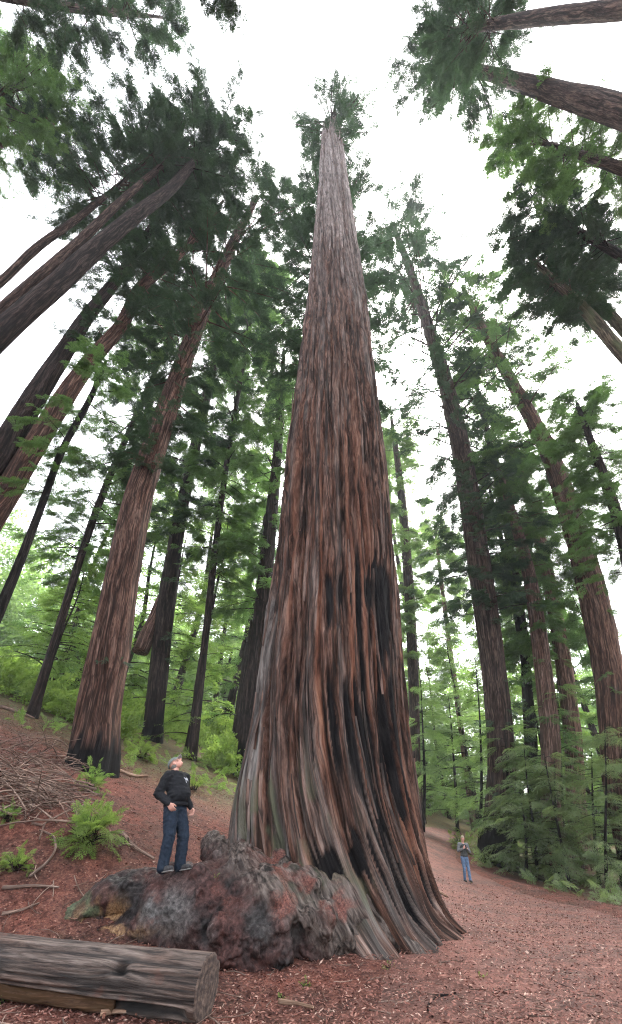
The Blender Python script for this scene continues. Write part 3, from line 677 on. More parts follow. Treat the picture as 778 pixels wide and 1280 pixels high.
def burl_mat():
    m, t, b, out = mat_new('burl_wood'); o = nd(t, 'ShaderNodeTexCoord').outputs['Object']
    n1 = noise(t, o, 16, 5, .7, .3); n2 = noise(t, o, 34, 4, .7); n3 = noise(t, o, 1.6, 3, .6)
    c = ramp(t, n1, [(.36, (.005, .004, .004)), (.55, (.014, .011, .011)), (.72, (.034, .027, .026))])
    c = mix(t, ramp(t, n3, [(.40, (0, 0, 0)), (.54, (1, 1, 1))]), c, ramp(t, n1, [(.36, (.012, .006, .006)), (.56, (.048, .020, .017)), (.74, (.10, .048, .042))]))
    c = mix(t, attr(t, 'grey'), c, ramp(t, n1, [(.34, (.026, .025, .025)), (.52, (.075, .072, .070)), (.72, (.16, .155, .15))]))
    fg = noise(t, mapping(t, attr(t, 'grain', 'Vector'), (16, 16, 1.2)), 1, 4, .6)
    c = mix(t, attr(t, 'flow'), c, ramp(t, fg, [(.38, (.010, .008, .007)), (.50, (.055, .042, .036)), (.60, (.105, .084, .073)), (.74, (.18, .15, .13))]))
    c = mix(t, attr(t, 'ochre'), c, ramp(t, n2, [(.34, (.06, .03, .014)), (.52, (.24, .135, .065)), (.72, (.40, .27, .15))]))
    c = mix(t, attr(t, 'red'), c, ramp(t, n2, [(.34, (.025, .010, .008)), (.52, (.12, .044, .034)), (.72, (.25, .11, .085))]))
    c = mix(t, attr(t, 'moss'), c, ramp(t, n2, [(.36, (.022, .03, .018)), (.66, (.09, .11, .06))]))
    t.links.new(c, b.inputs['Base Color'])
    t.links.new(ramp(t, n1, [(.35, (.8,) * 3), (.62, (.45,) * 3)]), b.inputs['Roughness']); b.inputs['Specular IOR Level'].default_value = .14
    bump(t, b, math_n(t, 'ADD', n1, math_n(t, 'MULTIPLY', n2, .4)), .5, .025)
    return m
def build_burl():
    rng = np.random.default_rng(21); mb = MB()
    def blob(x, y, Y, rp, sc=(1, 1, 1)):
        p = at_Y(x, y, Y); r = rp * zc_of(p) / F; ball(mb, p, r, sc); return p, r
    core = [(70, 1170, 9.7, 18), (100, 1160, 9.7, 30), (132, 1150, 9.8, 42), (170, 1148, 9.9, 50), (212, 1146, 9.8, 54), (252, 1146, 9.7, 54), (282, 1140, 9.7, 48),
            (300, 1118, 10.1, 50), (325, 1152, 9.7, 56), (298, 1180, 9.2, 38), (336, 1186, 9.2, 34), (368, 1138, 10.1, 50), (388, 1172, 9.7, 36), (420, 1168, 10.0, 30), (345, 1105, 10.7, 36),
            (278, 1080, 10.8, 24), (302, 1072, 11.0, 18), (436, 1180, 10.1, 20), (240, 1175, 9.5, 32), (190, 1172, 9.6, 34), (306, 1198, 9.1, 24), (398, 1130, 10.5, 36),
            (428, 1142, 10.6, 28), (452, 1162, 10.5, 22), (470, 1176, 10.4, 15), (492, 1184, 10.35, 11), (514, 1190, 10.25, 8), (534, 1194, 10.2, 6)]
    for c in core: blob(*c)
    for k in range(170):
        x, y, Y, r = core[rng.integers(7, len(core) - 4)]
        p = at_Y(x, y, Y); rm = r * zc_of(p) / F
        d = rng.normal(size=3); d[1] = -abs(d[1]); d /= np.linalg.norm(d)
        if x - 300 > 1.05 * (y - 1085) + 30 or y < 1100: continue
        q = p + d * rm * rng.uniform(.88, 1.0); ball(mb, q, rng.uniform(.06, .19), (1, 1, rng.uniform(.7, 1.2)), n=7)
    for k in range(60):
        x, y, Y, r = core[rng.integers(0, 7)]
        p = at_Y(x, y, Y); rm = r * zc_of(p) / F
        d = rng.normal(size=3); d[1] = -abs(d[1]); d /= np.linalg.norm(d)
        ball(mb, p + d * rm * .95, rng.uniform(.06, .15), n=7)
    def sinew(pts):
        P = np.array([at_Y(x, y, Y) for x, y, Y, r in pts]); r = np.array([q[3] * zc_of(p) / F for q, p in zip(pts, P)])
        C = smooth_poly(np.concatenate([P, r[:, None]], 1), 24); mb.tube(C[:, :3], np.maximum(C[:, 3], .02), 14, True, lump=.22, seed=pts[0][0])
    sinew([(318, 1058, 11.0, 14), (344, 1076, 10.6, 22), (370, 1096, 10.3, 28), (410, 1130, 10.1, 26), (432, 1170, 9.95, 22), (440, 1192, 9.9, 12)])
    sinew([(372, 1060, 10.9, 10), (396, 1084, 10.5, 18), (428, 1114, 10.2, 22), (464, 1150, 10.15, 20), (502, 1182, 10.15, 13), (556, 1206, 10.1, 4)])
    sinew([(300, 1078, 10.7, 14), (318, 1092, 10.35, 22), (340, 1117, 10.0, 28), (372, 1160, 9.7, 26), (392, 1195, 9.6, 14)])
    sinew([(398, 1060, 10.6, 8), (440, 1105, 10.3, 13), (482, 1150, 10.35, 13), (522, 1178, 10.7, 8)])
    sinew([(262, 1050, 11.0, 12), (285, 1090, 10.2, 26), (310, 1130, 9.7, 30), (345, 1175, 9.3, 26)])
    sinew([(245, 1160, 9.4, 24), (215, 1120, 9.7, 24), (165, 1112, 9.9, 22), (110, 1135, 9.9, 16), (60, 1165, 9.8, 9)])
    me = remeshed(mb, .026, 5)
    V = get_co(me); N = get_no(me)
    zc = V[:, 1] * cp + (V[:, 2] - CZ) * sp; PX = PX0 + F * V[:, 0] / zc; PY = 640 - F * (-V[:, 1] * sp + (V[:, 2] - CZ) * cp) / zc
    def spot(x, y, sx, sy): return np.exp(-((PX - x) / sx) ** 2 - ((PY - y) / sy) ** 2)
    warp = fbm(V * 3.5, 3)[:, None] - .5
    n1 = fbm(V * np.array((3.2, 3.2, 3.2)) + warp * 1.5, 4); n2 = np.abs(fbm(V * 7 + warp * 3, 3) - .5) * 2
    fd = np.array((.56, -.14, -.82)); fd /= np.linalg.norm(fd); f1 = np.cross(fd, (0, 1, 0)); f1 /= np.linalg.norm(f1); f2 = np.cross(fd, f1)
    fw = V + .25 * np.stack([fbm(V * 1.1 + 3, 2), fbm(V * 1.1 + 7, 2), fbm(V * 1.1 + 11, 2)], -1)
    FL = np.stack([fw @ f1, fw @ f2, fw @ fd], -1)
    flow = sst((PX - 300) - 1.05 * (PY - 1105) + 40 * (fbm(V * 1.5 + 2, 2) - .5), -20, 45) * (PY > 1020)
    grain = np.abs(fbm(FL * np.array((7, 7, .8)), 3) - .5) * 2; grain = np.minimum(grain * 2.4, 1)
    knob = .10 * (n1 - .5) - .09 * np.clip(.30 - n2, 0, 1) * (1 + sst(PX, 250, 300)) + .010 * (fbm(V * 18, 2) - .5)
    disp = knob * (1 - flow) + flow * (.06 * (grain - .7) + .05 * (n1 - .5))
    hollow = spot(128, 1142, 26, 16) + .6 * spot(105, 1160, 18, 14)
    disp -= .26 * np.clip(hollow, 0, 1) * (.6 + .8 * n1)
    # ripples in the sawn wedge above
    rp = spot(284, 1062, 28, 26); disp += .022 * rp * np.sin((PX + .25 * PY) * .85)
    V2 = V + N * disp[:, None]; set_co(me, V2 - GROOT)
    vattr(me, 'grey', np.clip(1.0 * spot(195, 1130, 50, 30) + .9 * spot(284, 1058, 28, 24) + .5 * spot(240, 1165, 40, 20) + .25 * spot(330, 1160, 60, 40) + .7 * spot(480, 1165, 50, 30) + .5 * spot(390, 1075, 40, 30), 0, 1) * sst(fbm(V * 2.2 + 5, 3), .38, .58))
    vattr(me, 'ochre', np.clip(1.5 * hollow + .5 * spot(150, 1165, 40, 8), 0, 1) * sst(fbm(V * 5 + 8, 3), .36, .5))
    vattr(me, 'red', np.clip(1.1 * spot(192, 1142, 7, 26) + 1.0 * spot(350, 1075, 22, 20) + 1.1 * spot(395, 1110, 24, 20) + .9 * spot(428, 1138, 18, 24) + .9 * spot(355, 1130, 14, 26) + .5 * spot(270, 1120, 30, 30) + .8 * spot(320, 1045, 14, 16), 0, 1) * sst(fbm(V * 4 + 3, 3), .44, .58))
    vattr(me, 'moss', np.clip(1.2 * spot(95, 1128, 34, 16) + .8 * spot(70, 1160, 20, 16) + .5 * spot(400, 1100, 40, 20), 0, 1) * sst(fbm(V * 4 + 13, 3), .42, .6))
    vattr(me, 'flow', flow); vattr(me, 'grain', FL, 'FLOAT_VECTOR')
    link('burl', me, burl_mat(), GIANT)
build_burl()

# ------------------------------------------------------------------ cut log in the foreground
def build_log():
    rng = np.random.default_rng(9)
    a, b = np.array((-5.6, 8.40, .34)), np.array((-1.34, 7.15, .262)); ax = (b - a); L = np.linalg.norm(ax); ax /= L
    u = np.cross(ax, (0, 0, 1.)); u /= np.linalg.norm(u); w = np.cross(u, ax)     # u: towards the camera, w: up
    nL, ns = 240, 200; s = np.linspace(0, L, nL); th = np.arange(ns) / ns * 2 * math.pi
    S2, T2 = np.meshgrid(s, th, indexing='ij'); r = .285
    kn_s, kn_t = L - 1.02, .42
    ds = (S2 - kn_s) / .30; dt = np.angle(np.exp(1j * (T2 - kn_t))) / .55; kd = np.sqrt(ds ** 2 + dt ** 2)
    warp = .55 * np.exp(-kd ** 2) * np.sign(dt) * 1.0
    tt = T2 + .25 * warp
    q = np.stack([np.cos(tt) * 3.6, np.sin(tt) * 3.6, S2 * .42], -1)
    rid = np.abs(fbm(q, 4) - .5) * 2; rid = np.minimum(rid * 2.4, 1)
    rr = r * (1 + .05 * (fbm(q * .4 + 4, 2) - .5) * 2) + .032 * (rid - .8) + .06 * np.exp(-(kd / .9) ** 2) - .15 * np.exp(-(kd / .33) ** 2)
    notch = sst(T2, 2 * math.pi - 1.05, 2 * math.pi - .92) * (1 - sst(T2, 2 * math.pi - .52, 2 * math.pi - .42)) * (1 - sst(S2, L - .25, L - .05))
    rr = rr - .14 * notch
    V = a + ax * S2[..., None] + u * (np.cos(T2) * rr)[..., None] + w * (np.sin(T2) * rr)[..., None]
    i = np.arange(nL - 1)[:, None] * ns; j = np.arange(ns)[None]; j2 = (j + 1) % ns
    Q = np.stack([i + j, i + j2, i + ns + j2, i + ns + j], -1).reshape(-1, 4)
    loc = np.array((a[0] * .5 + b[0] * .5, a[1] * .5 + b[1] * .5, 0.))
    e = empty('cut_log', loc); tag(e, 'long grey barkless log with a knot and sawn end lying in the foreground', 'log')
    m, t, bb, out = mat_new('weathered_log'); v = attr(t, 'bark', 'Vector')
    n1 = noise(t, mapping(t, v, (26, 26, 1.8)), 1, 6, .68, .3); n2 = noise(t, mapping(t, v, (3, 3, .5)), 1, 3, .6)
    c = ramp(t, n1, [(.36, (.014, .011, .010)), (.49, (.075, .055, .046)), (.64, (.155, .122, .106)), (.78, (.26, .215, .19))])
    c = mix(t, ramp(t, n2, [(.45, (0, 0, 0)), (.65, (1, 1, 1))]), c, mix(t, 1, c, (.80, .62, .55), 'MULTIPLY'))
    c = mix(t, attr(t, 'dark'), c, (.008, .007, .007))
    c = mix(t, math_n(t, 'MULTIPLY', ramp(t, noise(t, mapping(t, v, (4, 4, 2.5), (2, 5, 1)), 1, 3), [(.60, (0, 0, 0)), (.72, (1, 1, 1))]), .55), c, (.12, .045, .03))
    t.links.new(c, bb.inputs['Base Color']); bb.inputs['Roughness'].default_value = .7; bump(t, bb, n1, .9, .03)
    me = raw_mesh('log_body', V.reshape(-1, 3) - loc, Q)
    vattr(me, 'bark', np.stack([np.cos(tt) * r, np.sin(tt) * r, S2], -1).reshape(-1, 3), 'FLOAT_VECTOR')
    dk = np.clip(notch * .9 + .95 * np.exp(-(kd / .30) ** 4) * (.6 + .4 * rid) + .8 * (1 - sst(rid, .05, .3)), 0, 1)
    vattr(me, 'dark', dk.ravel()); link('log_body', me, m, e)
    # sawn face
    rim = V[-1]; c0 = b + ax * .012; rings = np.linspace(1, .02, 26)
    fv = np.concatenate([(c0 + (rim - b) * k + ax * (.012 * (1 - k) + .006 * (fbm(rim * 9 + k * 3, 2) - .5))[:, None]) for k in rings]); 
    fv[:ns] = rim
    i = np.arange(25)[:, None] * ns; Qf = np.stack([i + j, i + j2, i + ns + j2, i + ns + j], -1).reshape(-1, 4)
    me2 = raw_mesh('cut_face', fv - loc, Qf)
    vattr(me2, 'bark', np.stack([np.repeat(rings, ns) * r, np.tile(th, 26), np.zeros(26 * ns)], -1), 'FLOAT_VECTOR')
    m2, t, bb, out = mat_new('sawn_end'); v = attr(t, 'bark', 'Vector'); o = nd(t, 'ShaderNodeTexCoord').outputs['Object']
    nz = noise(t, o, 6, 4, .6)
    sx = nd(t, 'ShaderNodeSeparateXYZ'); t.links.new(v, sx.inputs[0])
    rg = math_n(t, 'ADD', math_n(t, 'MULTIPLY', sx.outputs[0], 90), math_n(t, 'MULTIPLY', nz, 5)); rg = math_n(t, 'MULTIPLY', math_n(t, 'SINE', rg), .35)
    c = ramp(t, math_n(t, 'ADD', math_n(t, 'MULTIPLY', rg, .14), noise(t, o, 14, 5, .7)), [(.3, (.012, .009, .008)), (.5, (.05, .034, .028)), (.75, (.13, .09, .07))])
    t.links.new(c, bb.inputs['Base Color']); bb.inputs['Roughness'].default_value = .85; bump(t, bb, noise(t, o, 20, 4), .6, .02)
    link('cut_face', me2, m2, e)
    # split slab along the lower flank
    mb = MB()
    s0, s1 = 0.0, L - 1.05
    P = [a + ax * x + u * (.285 * math.cos(-.72) - .045) + w * (.285 * math.sin(-.72)) for x in np.linspace(s0, s1, 30)]
    mb.tube(P, .066, 10, True, flat=(.5, 1.0), lump=.35, seed=3)
    mb.build('split_slab', bark('split_wood', (.05, .028, .014), (.075, .042, .026), (.16, .10, .062), 12, dist=.015), e, origin=loc)
    return e
build_log()

# ------------------------------------------------------------------ undergrowth, shrubs, saplings, young trees
def stuff_cover(name, X, Y, n, temps, sc, fol, seed, keep=None):
    rng = np.random.default_rng(seed)
    x = rng.uniform(*X, n * 3); y = Y[0] + (Y[1] - Y[0]) * rng.uniform(0, 1, n * 3) ** 1.3
    pd = np.abs(x - path_x(y)) - np.interp(y, PATH[:, 1], PATHW)
    cl = fbm(np.stack([x * .22, y * .22, x * 0 + seed], -1), 3)
    ok = (pd > .5) & (cl > .44)
    if keep is not None: ok &= keep(x, y)
    x, y = x[ok][:n], y[ok][:n]; z = height(x, y); cl = cl[ok][:n]; n = len(x)
    az = rng.uniform(0, 6.28, n); el = rng.uniform(.1, 1.2, n)
    D = np.stack([np.cos(az) * np.cos(el), np.sin(az) * np.cos(el), np.sin(el)], -1)
    P = np.stack([x, y, z + rng.uniform(0, .55, n) * sc[1] * (cl - .3) * 3], -1)
    V, Q = place_boughs(temps, P, D, rng.uniform(*sc, n), rng, .5)
    o = link(name, raw_mesh(name, V, Q, False), FOL[fol]); tag(o, kind='stuff'); return o
stuff_cover('undergrowth', (-48, 6), (19, 62), 8500, BOUGH_D, (.5, 1.6), 'lime', 31, lambda x, y: (y > 25 - .15 * x) & (x < 2.5 + (y - 24) * .06))
stuff_cover('undergrowth', (8, 48), (14, 60), 2600, BOUGH_C, (.25, .8), 'sapling', 32, lambda x, y: (x - path_x(y) > np.interp(y, PATH[:, 1], PATHW) + .9))
stuff_cover('undergrowth', (-14, 8), (20, 42), 400, BOUGH_C, (.3, .7), 'bright', 34, lambda x, y: (x < path_x(y) - 1.6))

def bushy(name, label, cat, x, y, hpx, wpx, fol, n, temps=BOUGH_C, stem=True, group=None, seed=0, Yat=None, top=.35):
    """low sprouting plant whose foot is at pixel (x, y)"""
    rng = np.random.default_rng(500 + seed)
    b = hit(x, y) if Yat is None else at_Y(x, y, Yat)
    sc = zc_of(b) / F; H, Wd = hpx * sc, wpx * sc
    e = empty(name, b); tag(e, label, cat, group); mb = MB(); P, D, Sc = [], [], []
    for k in range(int(n * 2.6)):
        az = rng.uniform(0, 6.28); el = rng.uniform(.05, 1.3); d = np.array((math.cos(az) * math.cos(el), math.sin(az) * math.cos(el), math.sin(el)))
        Lh = np.array((d[0] * Wd * .5, d[1] * Wd * .5, abs(d[2]) * H * .8)) * rng.uniform(.35, .75)
        p0 = np.array((rng.uniform(-.1, .1) * Wd, rng.uniform(-.1, .1) * Wd, 0))
        if stem and k % 3 == 0: mb.tube(np.array([p0, p0 + Lh * .5 + (0, 0, .05 * H), p0 + Lh]), [.012 * H + .004, .008 * H + .003, .003], 4, False, seed=k)
        Lh = Lh * rng.uniform(.25, 1.15); P.append(p0 + Lh); dd = d + rng.normal(0, .65, 3) + np.array((0, 0, -.25)); D.append(dd); Sc.append(rng.uniform(.15, .28) * min(max(H, Wd), 1.6 * min(H, Wd)) * top / .35)
    V, Q = place_boughs(temps, np.array(P), np.array(D), np.array(Sc), rng, .35)
    if mb.n: link('stem', mb.mesh('stem'), BARK['dark'], e)
    link('foliage', raw_mesh('foliage', V, Q, False), FOL[fol], e)
    return e
GS = 'green shrubs on the litter slope'
SHR = [
 ('sprouting_shrub', 'bright green sprouting shrub in front of the thick brown redwood', 'shrub', 108, 1058, 62, 92, 'lime', 46),
 ('sprouting_shrub', 'greyish green sprouts at the foot of the thick brown redwood', 'shrub', 112, 990, 52, 52, 'bright', 26),
 ('sprouting_shrub', 'low green shrub at the left edge above the log', 'shrub', 16, 1092, 36, 48, 'lime', 26),
 ('sprouting_shrub', 'small green shrub at the left edge beside the heap of dead branches', 'shrub', 6, 1028, 30, 40, 'bright', 18),
 ('sprouting_shrub', 'leafy shrub at the foot of the slim dark redwood behind the cap', 'shrub', 175, 948, 32, 56, 'lime', 26),
 ('sprouting_shrub', 'small pale shrub behind the shoulder of the man', 'shrub', 241, 988, 28, 40, 'lime', 18),
 ('sprouting_shrub', 'large bright shrub on the slope left of the giant', 'shrub', 278, 935, 78, 90, 'lime', 46),
 ('sprouting_shrub', 'leafy bush on the left bank above the trail', 'shrub', 520, 1012, 34, 50, 'bright', 26),
 ('sprouting_shrub', 'pale green bush at the inner edge of the trail bend', 'shrub', 580, 1064, 40, 40, 'lime', 30),
 ('sprouting_shrub', 'tiny green sprout growing on top of the burl', 'sprout', 268, 1102, 13, 20, 'lime', 8),
 ('grass_tuft', 'small green tuft alone on the red litter right of the giant', 'grass tuft', 606, 1226, 8, 26, 'lime', 16),
 ('grass_tuft', 'pale green tuft in front of the burl', 'grass tuft', 380, 1234, 10, 26, 'lime', 14),
 ('grass_tuft', 'tiny green tuft nearest the bottom edge below the burl', 'grass tuft', 352, 1250, 9, 18, 'lime', 9),
 ('grass_tuft', 'faint green tuft by the pale stick at the root toe', 'grass tuft', 485, 1210, 8, 24, 'lime', 9),
 ('grass_tuft', 'green tuft at the lower left corner under the log', 'grass tuft', 4, 1254, 14, 22, 'lime', 14),
]
for k, a in enumerate(SHR):
    kw = {}
    if k == 9: kw['Yat'] = 9.35
    bushy(*a, seed=k, group=(GS if a[0] == 'sprouting_shrub' and k < 7 else 'grass tufts on the litter' if a[0] == 'grass_tuft' else None), **kw)

def sapling(label, pts, Lpx, nb, fol='sapling', seed=0, group='saplings beside the trail', bpx=42, start=.12, bk='black', ratio=1.0):
    """thin stem through pixels (x, y), level boughs with feathery sprays"""
    rng = np.random.default_rng(800 + seed); b = hit(*pts[0])
    P = np.array([at_Y(x, y, b[1] + k * .05) for k, (x, y) in enumerate(pts)]); P[0, 2] -= .1
    C = smooth_poly(P, 24); sc = zc_of(b) / F
    e = empty('redwood_sapling', b); tag(e, label, 'sapling', group); mb = MB()
    mb.tube(C, np.linspace(2.4 * sc, .5 * sc, 24), 8, True, lump=.15, seed=seed)
    PP, D, Sc = [], [], []
    for k in range(nb):
        u = start + (1 - start) * (k + rng.uniform(0, 1)) / nb
        c = np.array([np.interp(u, np.linspace(0, 1, 24), C[:, m]) for m in range(3)])
        L = Lpx * sc * (1.05 - .75 * max(0, u - .35)) * rng.uniform(.5, 1.1); az = rng.uniform(0, 6.28)
        d = np.array((math.cos(az), math.sin(az), rng.uniform(-.05, .25))); ts = np.linspace(0, 1, 5)
        pb = c + d * (ts * L)[:, None] - np.array((0, 0, .22 * L)) * (ts ** 2)[:, None]
        mb.tube(pb, .42 * sc * (1 - .8 * ts), 4, False, seed=k); sd_ = np.array((-d[1], d[0], 0))
        for q in range(5):
            t = rng.uniform(.2, 1); o = (1 if q % 2 else -1) * rng.uniform(.1, .9)
            PP.append([np.interp(t, ts, pb[:, m]) for m in range(3)]); D.append(d * math.cos(o) + sd_ * math.sin(o) + np.array((0, 0, rng.uniform(-.35, .05)))); Sc.append(bpx * sc * rng.uniform(.5, 1.1))
    mb.build('stem', BARK[bk], e, origin=b)
    V, Q = place_boughs(BOUGH_F, np.array(PP), np.array(D), np.array(Sc), rng, .22)
    link('foliage', raw_mesh('foliage', V - b, Q, False), FOL[fol], e); return e
SAP = [
 ('leaning black stemmed sapling nearest the red marker', [(713, 1108), (697, 1030), (688, 985), (680, 940)], 62, 26),
 ('straight thin sapling right of the leaning one, last before the right edge', [(758, 1122), (757, 1050), (758, 980), (756, 905)], 62, 26),
 ('slightly crooked dark stemmed sapling between the leaning and the straight one', [(749, 1106), (744, 1050), (741, 1000), (740, 940)], 58, 24),
 ('thin straight sapling behind the red marker', [(699, 1098), (696, 1040), (694, 990), (694, 950)], 52, 20),
 ('low bushy sapling against the foot of the stout bend tree', [(657, 1098), (658, 1060), (655, 1020), (650, 990)], 56, 24),
 ('feathery sapling with yellow green top left of the leaning one', [(672, 1100), (668, 1040), (660, 985), (655, 930)], 56, 26),
 ('pale sapling at the far right edge', [(785, 1115), (782, 1040), (780, 970), (776, 915)], 66, 26),
 ('slender pale sapling on the inner side of the trail bend', [(572, 1040), (570, 990), (566, 930), (561, 870)], 48, 30),
 ('pale feathery sapling in front of the stout bend tree', [(636, 1090), (637, 1030), (634, 960), (630, 905)], 46, 26),
 ('tall pale sapling before the pale pink trunk', [(705, 1092), (703, 1000), (700, 920), (696, 850)], 56, 34),
 ('slender pale sapling between the giant and the trail', [(529, 1040), (531, 980), (529, 920), (526, 850)], 26, 26),
 ('tall airy sapling left of the stout bend tree', [(598, 1072), (602, 990), (600, 900), (594, 820)], 52, 34),
]
for k, (lab, pts, L, n) in enumerate(SAP):
    sapling(lab, pts, L, n, 'pale' if k > 6 else 'sapling', k, bpx=32 if k < 7 else 27)

def young(label, x, Yd, yt, wpx, nb, fol, seed, bk='dark', name='young_tree', group='young trees filling in behind', start=.06, temps=None, trunk=.011, lean=0.0):
    rng = np.random.default_rng(1500 + seed); d = ray(x, 930); X = Yd * d[0] / d[1]
    b = np.array((X, Yd, h1(X, Yd))); dt = ray(x, yt); H = CZ + Yd * dt[2] / dt[1] - b[2]; H = max(H, 3)
    e = empty(name, b); tag(e, label, 'tree', group); mb = MB(); P, D, Sc = [], [], []
    n = 24; t = np.linspace(0, 1, n); wx = (fbm(np.stack([t * 3, t * 0 + seed, t * 0], -1), 2) - .5) * H * .05
    C = np.stack([wx + lean * H * t, wx * .5, t * H - .2], -1); mb.tube(C, H * trunk * (1.05 - t), 10, True, lump=.2, seed=seed)
    for k in range(nb):
        u = start + (1 - start) * (k + rng.uniform(0, 1)) / nb; c = np.array([np.interp(u, t, C[:, m]) for m in range(3)])
        z = c + b; zc = zc_of(z); L = wpx * zc_of(b + np.array((0, 0, H * .4))) / F * (1.08 - u ** 1.4) * rng.uniform(.5, 1.1) + .3; az = rng.uniform(0, 6.28)
        dd = np.array((math.cos(az), math.sin(az), 0)); ts = np.linspace(0, 1, 5); rs = rng.uniform(0, .35)
        pb = c + dd * (ts * L)[:, None] + np.array((0, 0, L)) * (rs * ts - .3 * ts ** 2)[:, None]
        mb.tube(pb, .012 * L * (1 - .8 * ts) + .01, 4, False, seed=k); sd_ = np.array((-dd[1], dd[0], 0))
        for q in range(9):
            tt = rng.uniform(.2, 1); o = (1 if q % 2 else -1) * rng.uniform(0, 1.0)
            P.append([np.interp(tt, ts, pb[:, m]) for m in range(3)]); D.append(dd * math.cos(o) + sd_ * math.sin(o) + np.array((0, 0, rng.uniform(-.5, .1)))); Sc.append(max(.5, 13 * zc / F) * rng.uniform(.6, 1.2))
    link('trunk', mb.mesh('trunk'), BARK[bk], e)
    V, Q = place_boughs(temps or BOUGH_D, np.array(P), np.array(D), np.array(Sc), rng, .4)
    link('crown', raw_mesh('crown', V, Q, False), FOL[fol], e); return e
YNG = [
 ('bright young tree at the left edge above the litter slope', 20, 30, 690, 60, 60, 'bright'),
 ('young tree with thin trunk left of the thick brown redwood', 70, 34, 640, 56, 60, 'bright'),
 ('tall leafy young tree behind the black leaning one', 40, 40, 560, 60, 70, 'mid'),
 ('spreading young tree seen past the left side of the thick brown redwood', 125, 46, 600, 60, 70, 'bright'),
 ('young tree standing between the thick brown and the slim dark redwood', 175, 44, 640, 50, 70, 'bright'),
 ('taller pale young tree showing above the slim dark redwood', 215, 60, 560, 60, 80, 'pale'),
 ('curved dark stemmed young tree right of the slim dark redwood', 236, 34, 640, 36, 50, 'bright'),
 ('pale tree in the gap between slim dark redwood and giant', 262, 58, 640, 44, 70, 'pale'),
 ('slender young tree nearest the left flank of the giant', 288, 50, 560, 46, 70, 'bright'),
 ('mid green tree filling the gap left of the giant higher up', 300, 44, 470, 54, 80, 'mid'),
 ('small pale tree deep in the gap left of the giant', 275, 76, 720, 34, 50, 'pale'),
 ('pale young tree right behind the giant above the trail', 508, 62, 740, 34, 60, 'pale'),
 ('tall pale tree behind the distant slim trunk', 530, 74, 560, 40, 80, 'pale'),
 ('young tree closing the end of the trail', 548, 70, 800, 44, 60, 'bright'),
 ('pale tree left of the stout bend tree', 580, 58, 770, 50, 70, 'pale'),
 ('bright young tree right behind the stout bend tree', 640, 46, 740, 50, 70, 'bright'),
 ('mid green young tree before the pale pink trunk', 676, 38, 800, 46, 60, 'mid'),
 ('bushy young tree at the foot of the straight pinkish trunk', 716, 42, 790, 54, 70, 'bright'),
 ('tall airy tree behind the large right redwood', 750, 50, 640, 60, 80, 'mid'),
 ('leafy young tree at the right edge over the saplings', 790, 32, 720, 60, 70, 'mid'),
 ('far pale tree between the two pinkish trunks', 702, 78, 690, 40, 60, 'pale'),
 ('far pale tree at the right behind everything', 770, 84, 740, 50, 60, 'pale'),
]
for k, (lab, x, Yd, yt, wp, nb, fo) in enumerate(YNG): young(lab, x, Yd, yt, wp, nb, fo, k)

def far_forest():
    rng = np.random.default_rng(77); n = 11000
    az = rng.uniform(-.95, .95, n); Dm = rng.uniform(75, 150, n); x = np.sin(az) * Dm; y = np.cos(az) * Dm
    hmax = 26 * fbm(np.stack([az * 14, az * 0, az * 0], -1), 3) ** 1.3 * 1.7 + 3
    z = height(x, y) + rng.uniform(0, 1, n) ** 1.1 * hmax
    a2 = rng.uniform(0, 6.28, n); D = np.stack([np.cos(a2), np.sin(a2), rng.uniform(-.4, .3, n)], -1)
    V, Q = place_boughs(BOUGH_D, np.stack([x, y, z], -1), D, rng.uniform(2.5, 5, n), rng, .5)
    tag(link('far_forest', raw_mesh('far_forest', V, Q, False), FOL['pale']), kind='stuff')
far_forest()

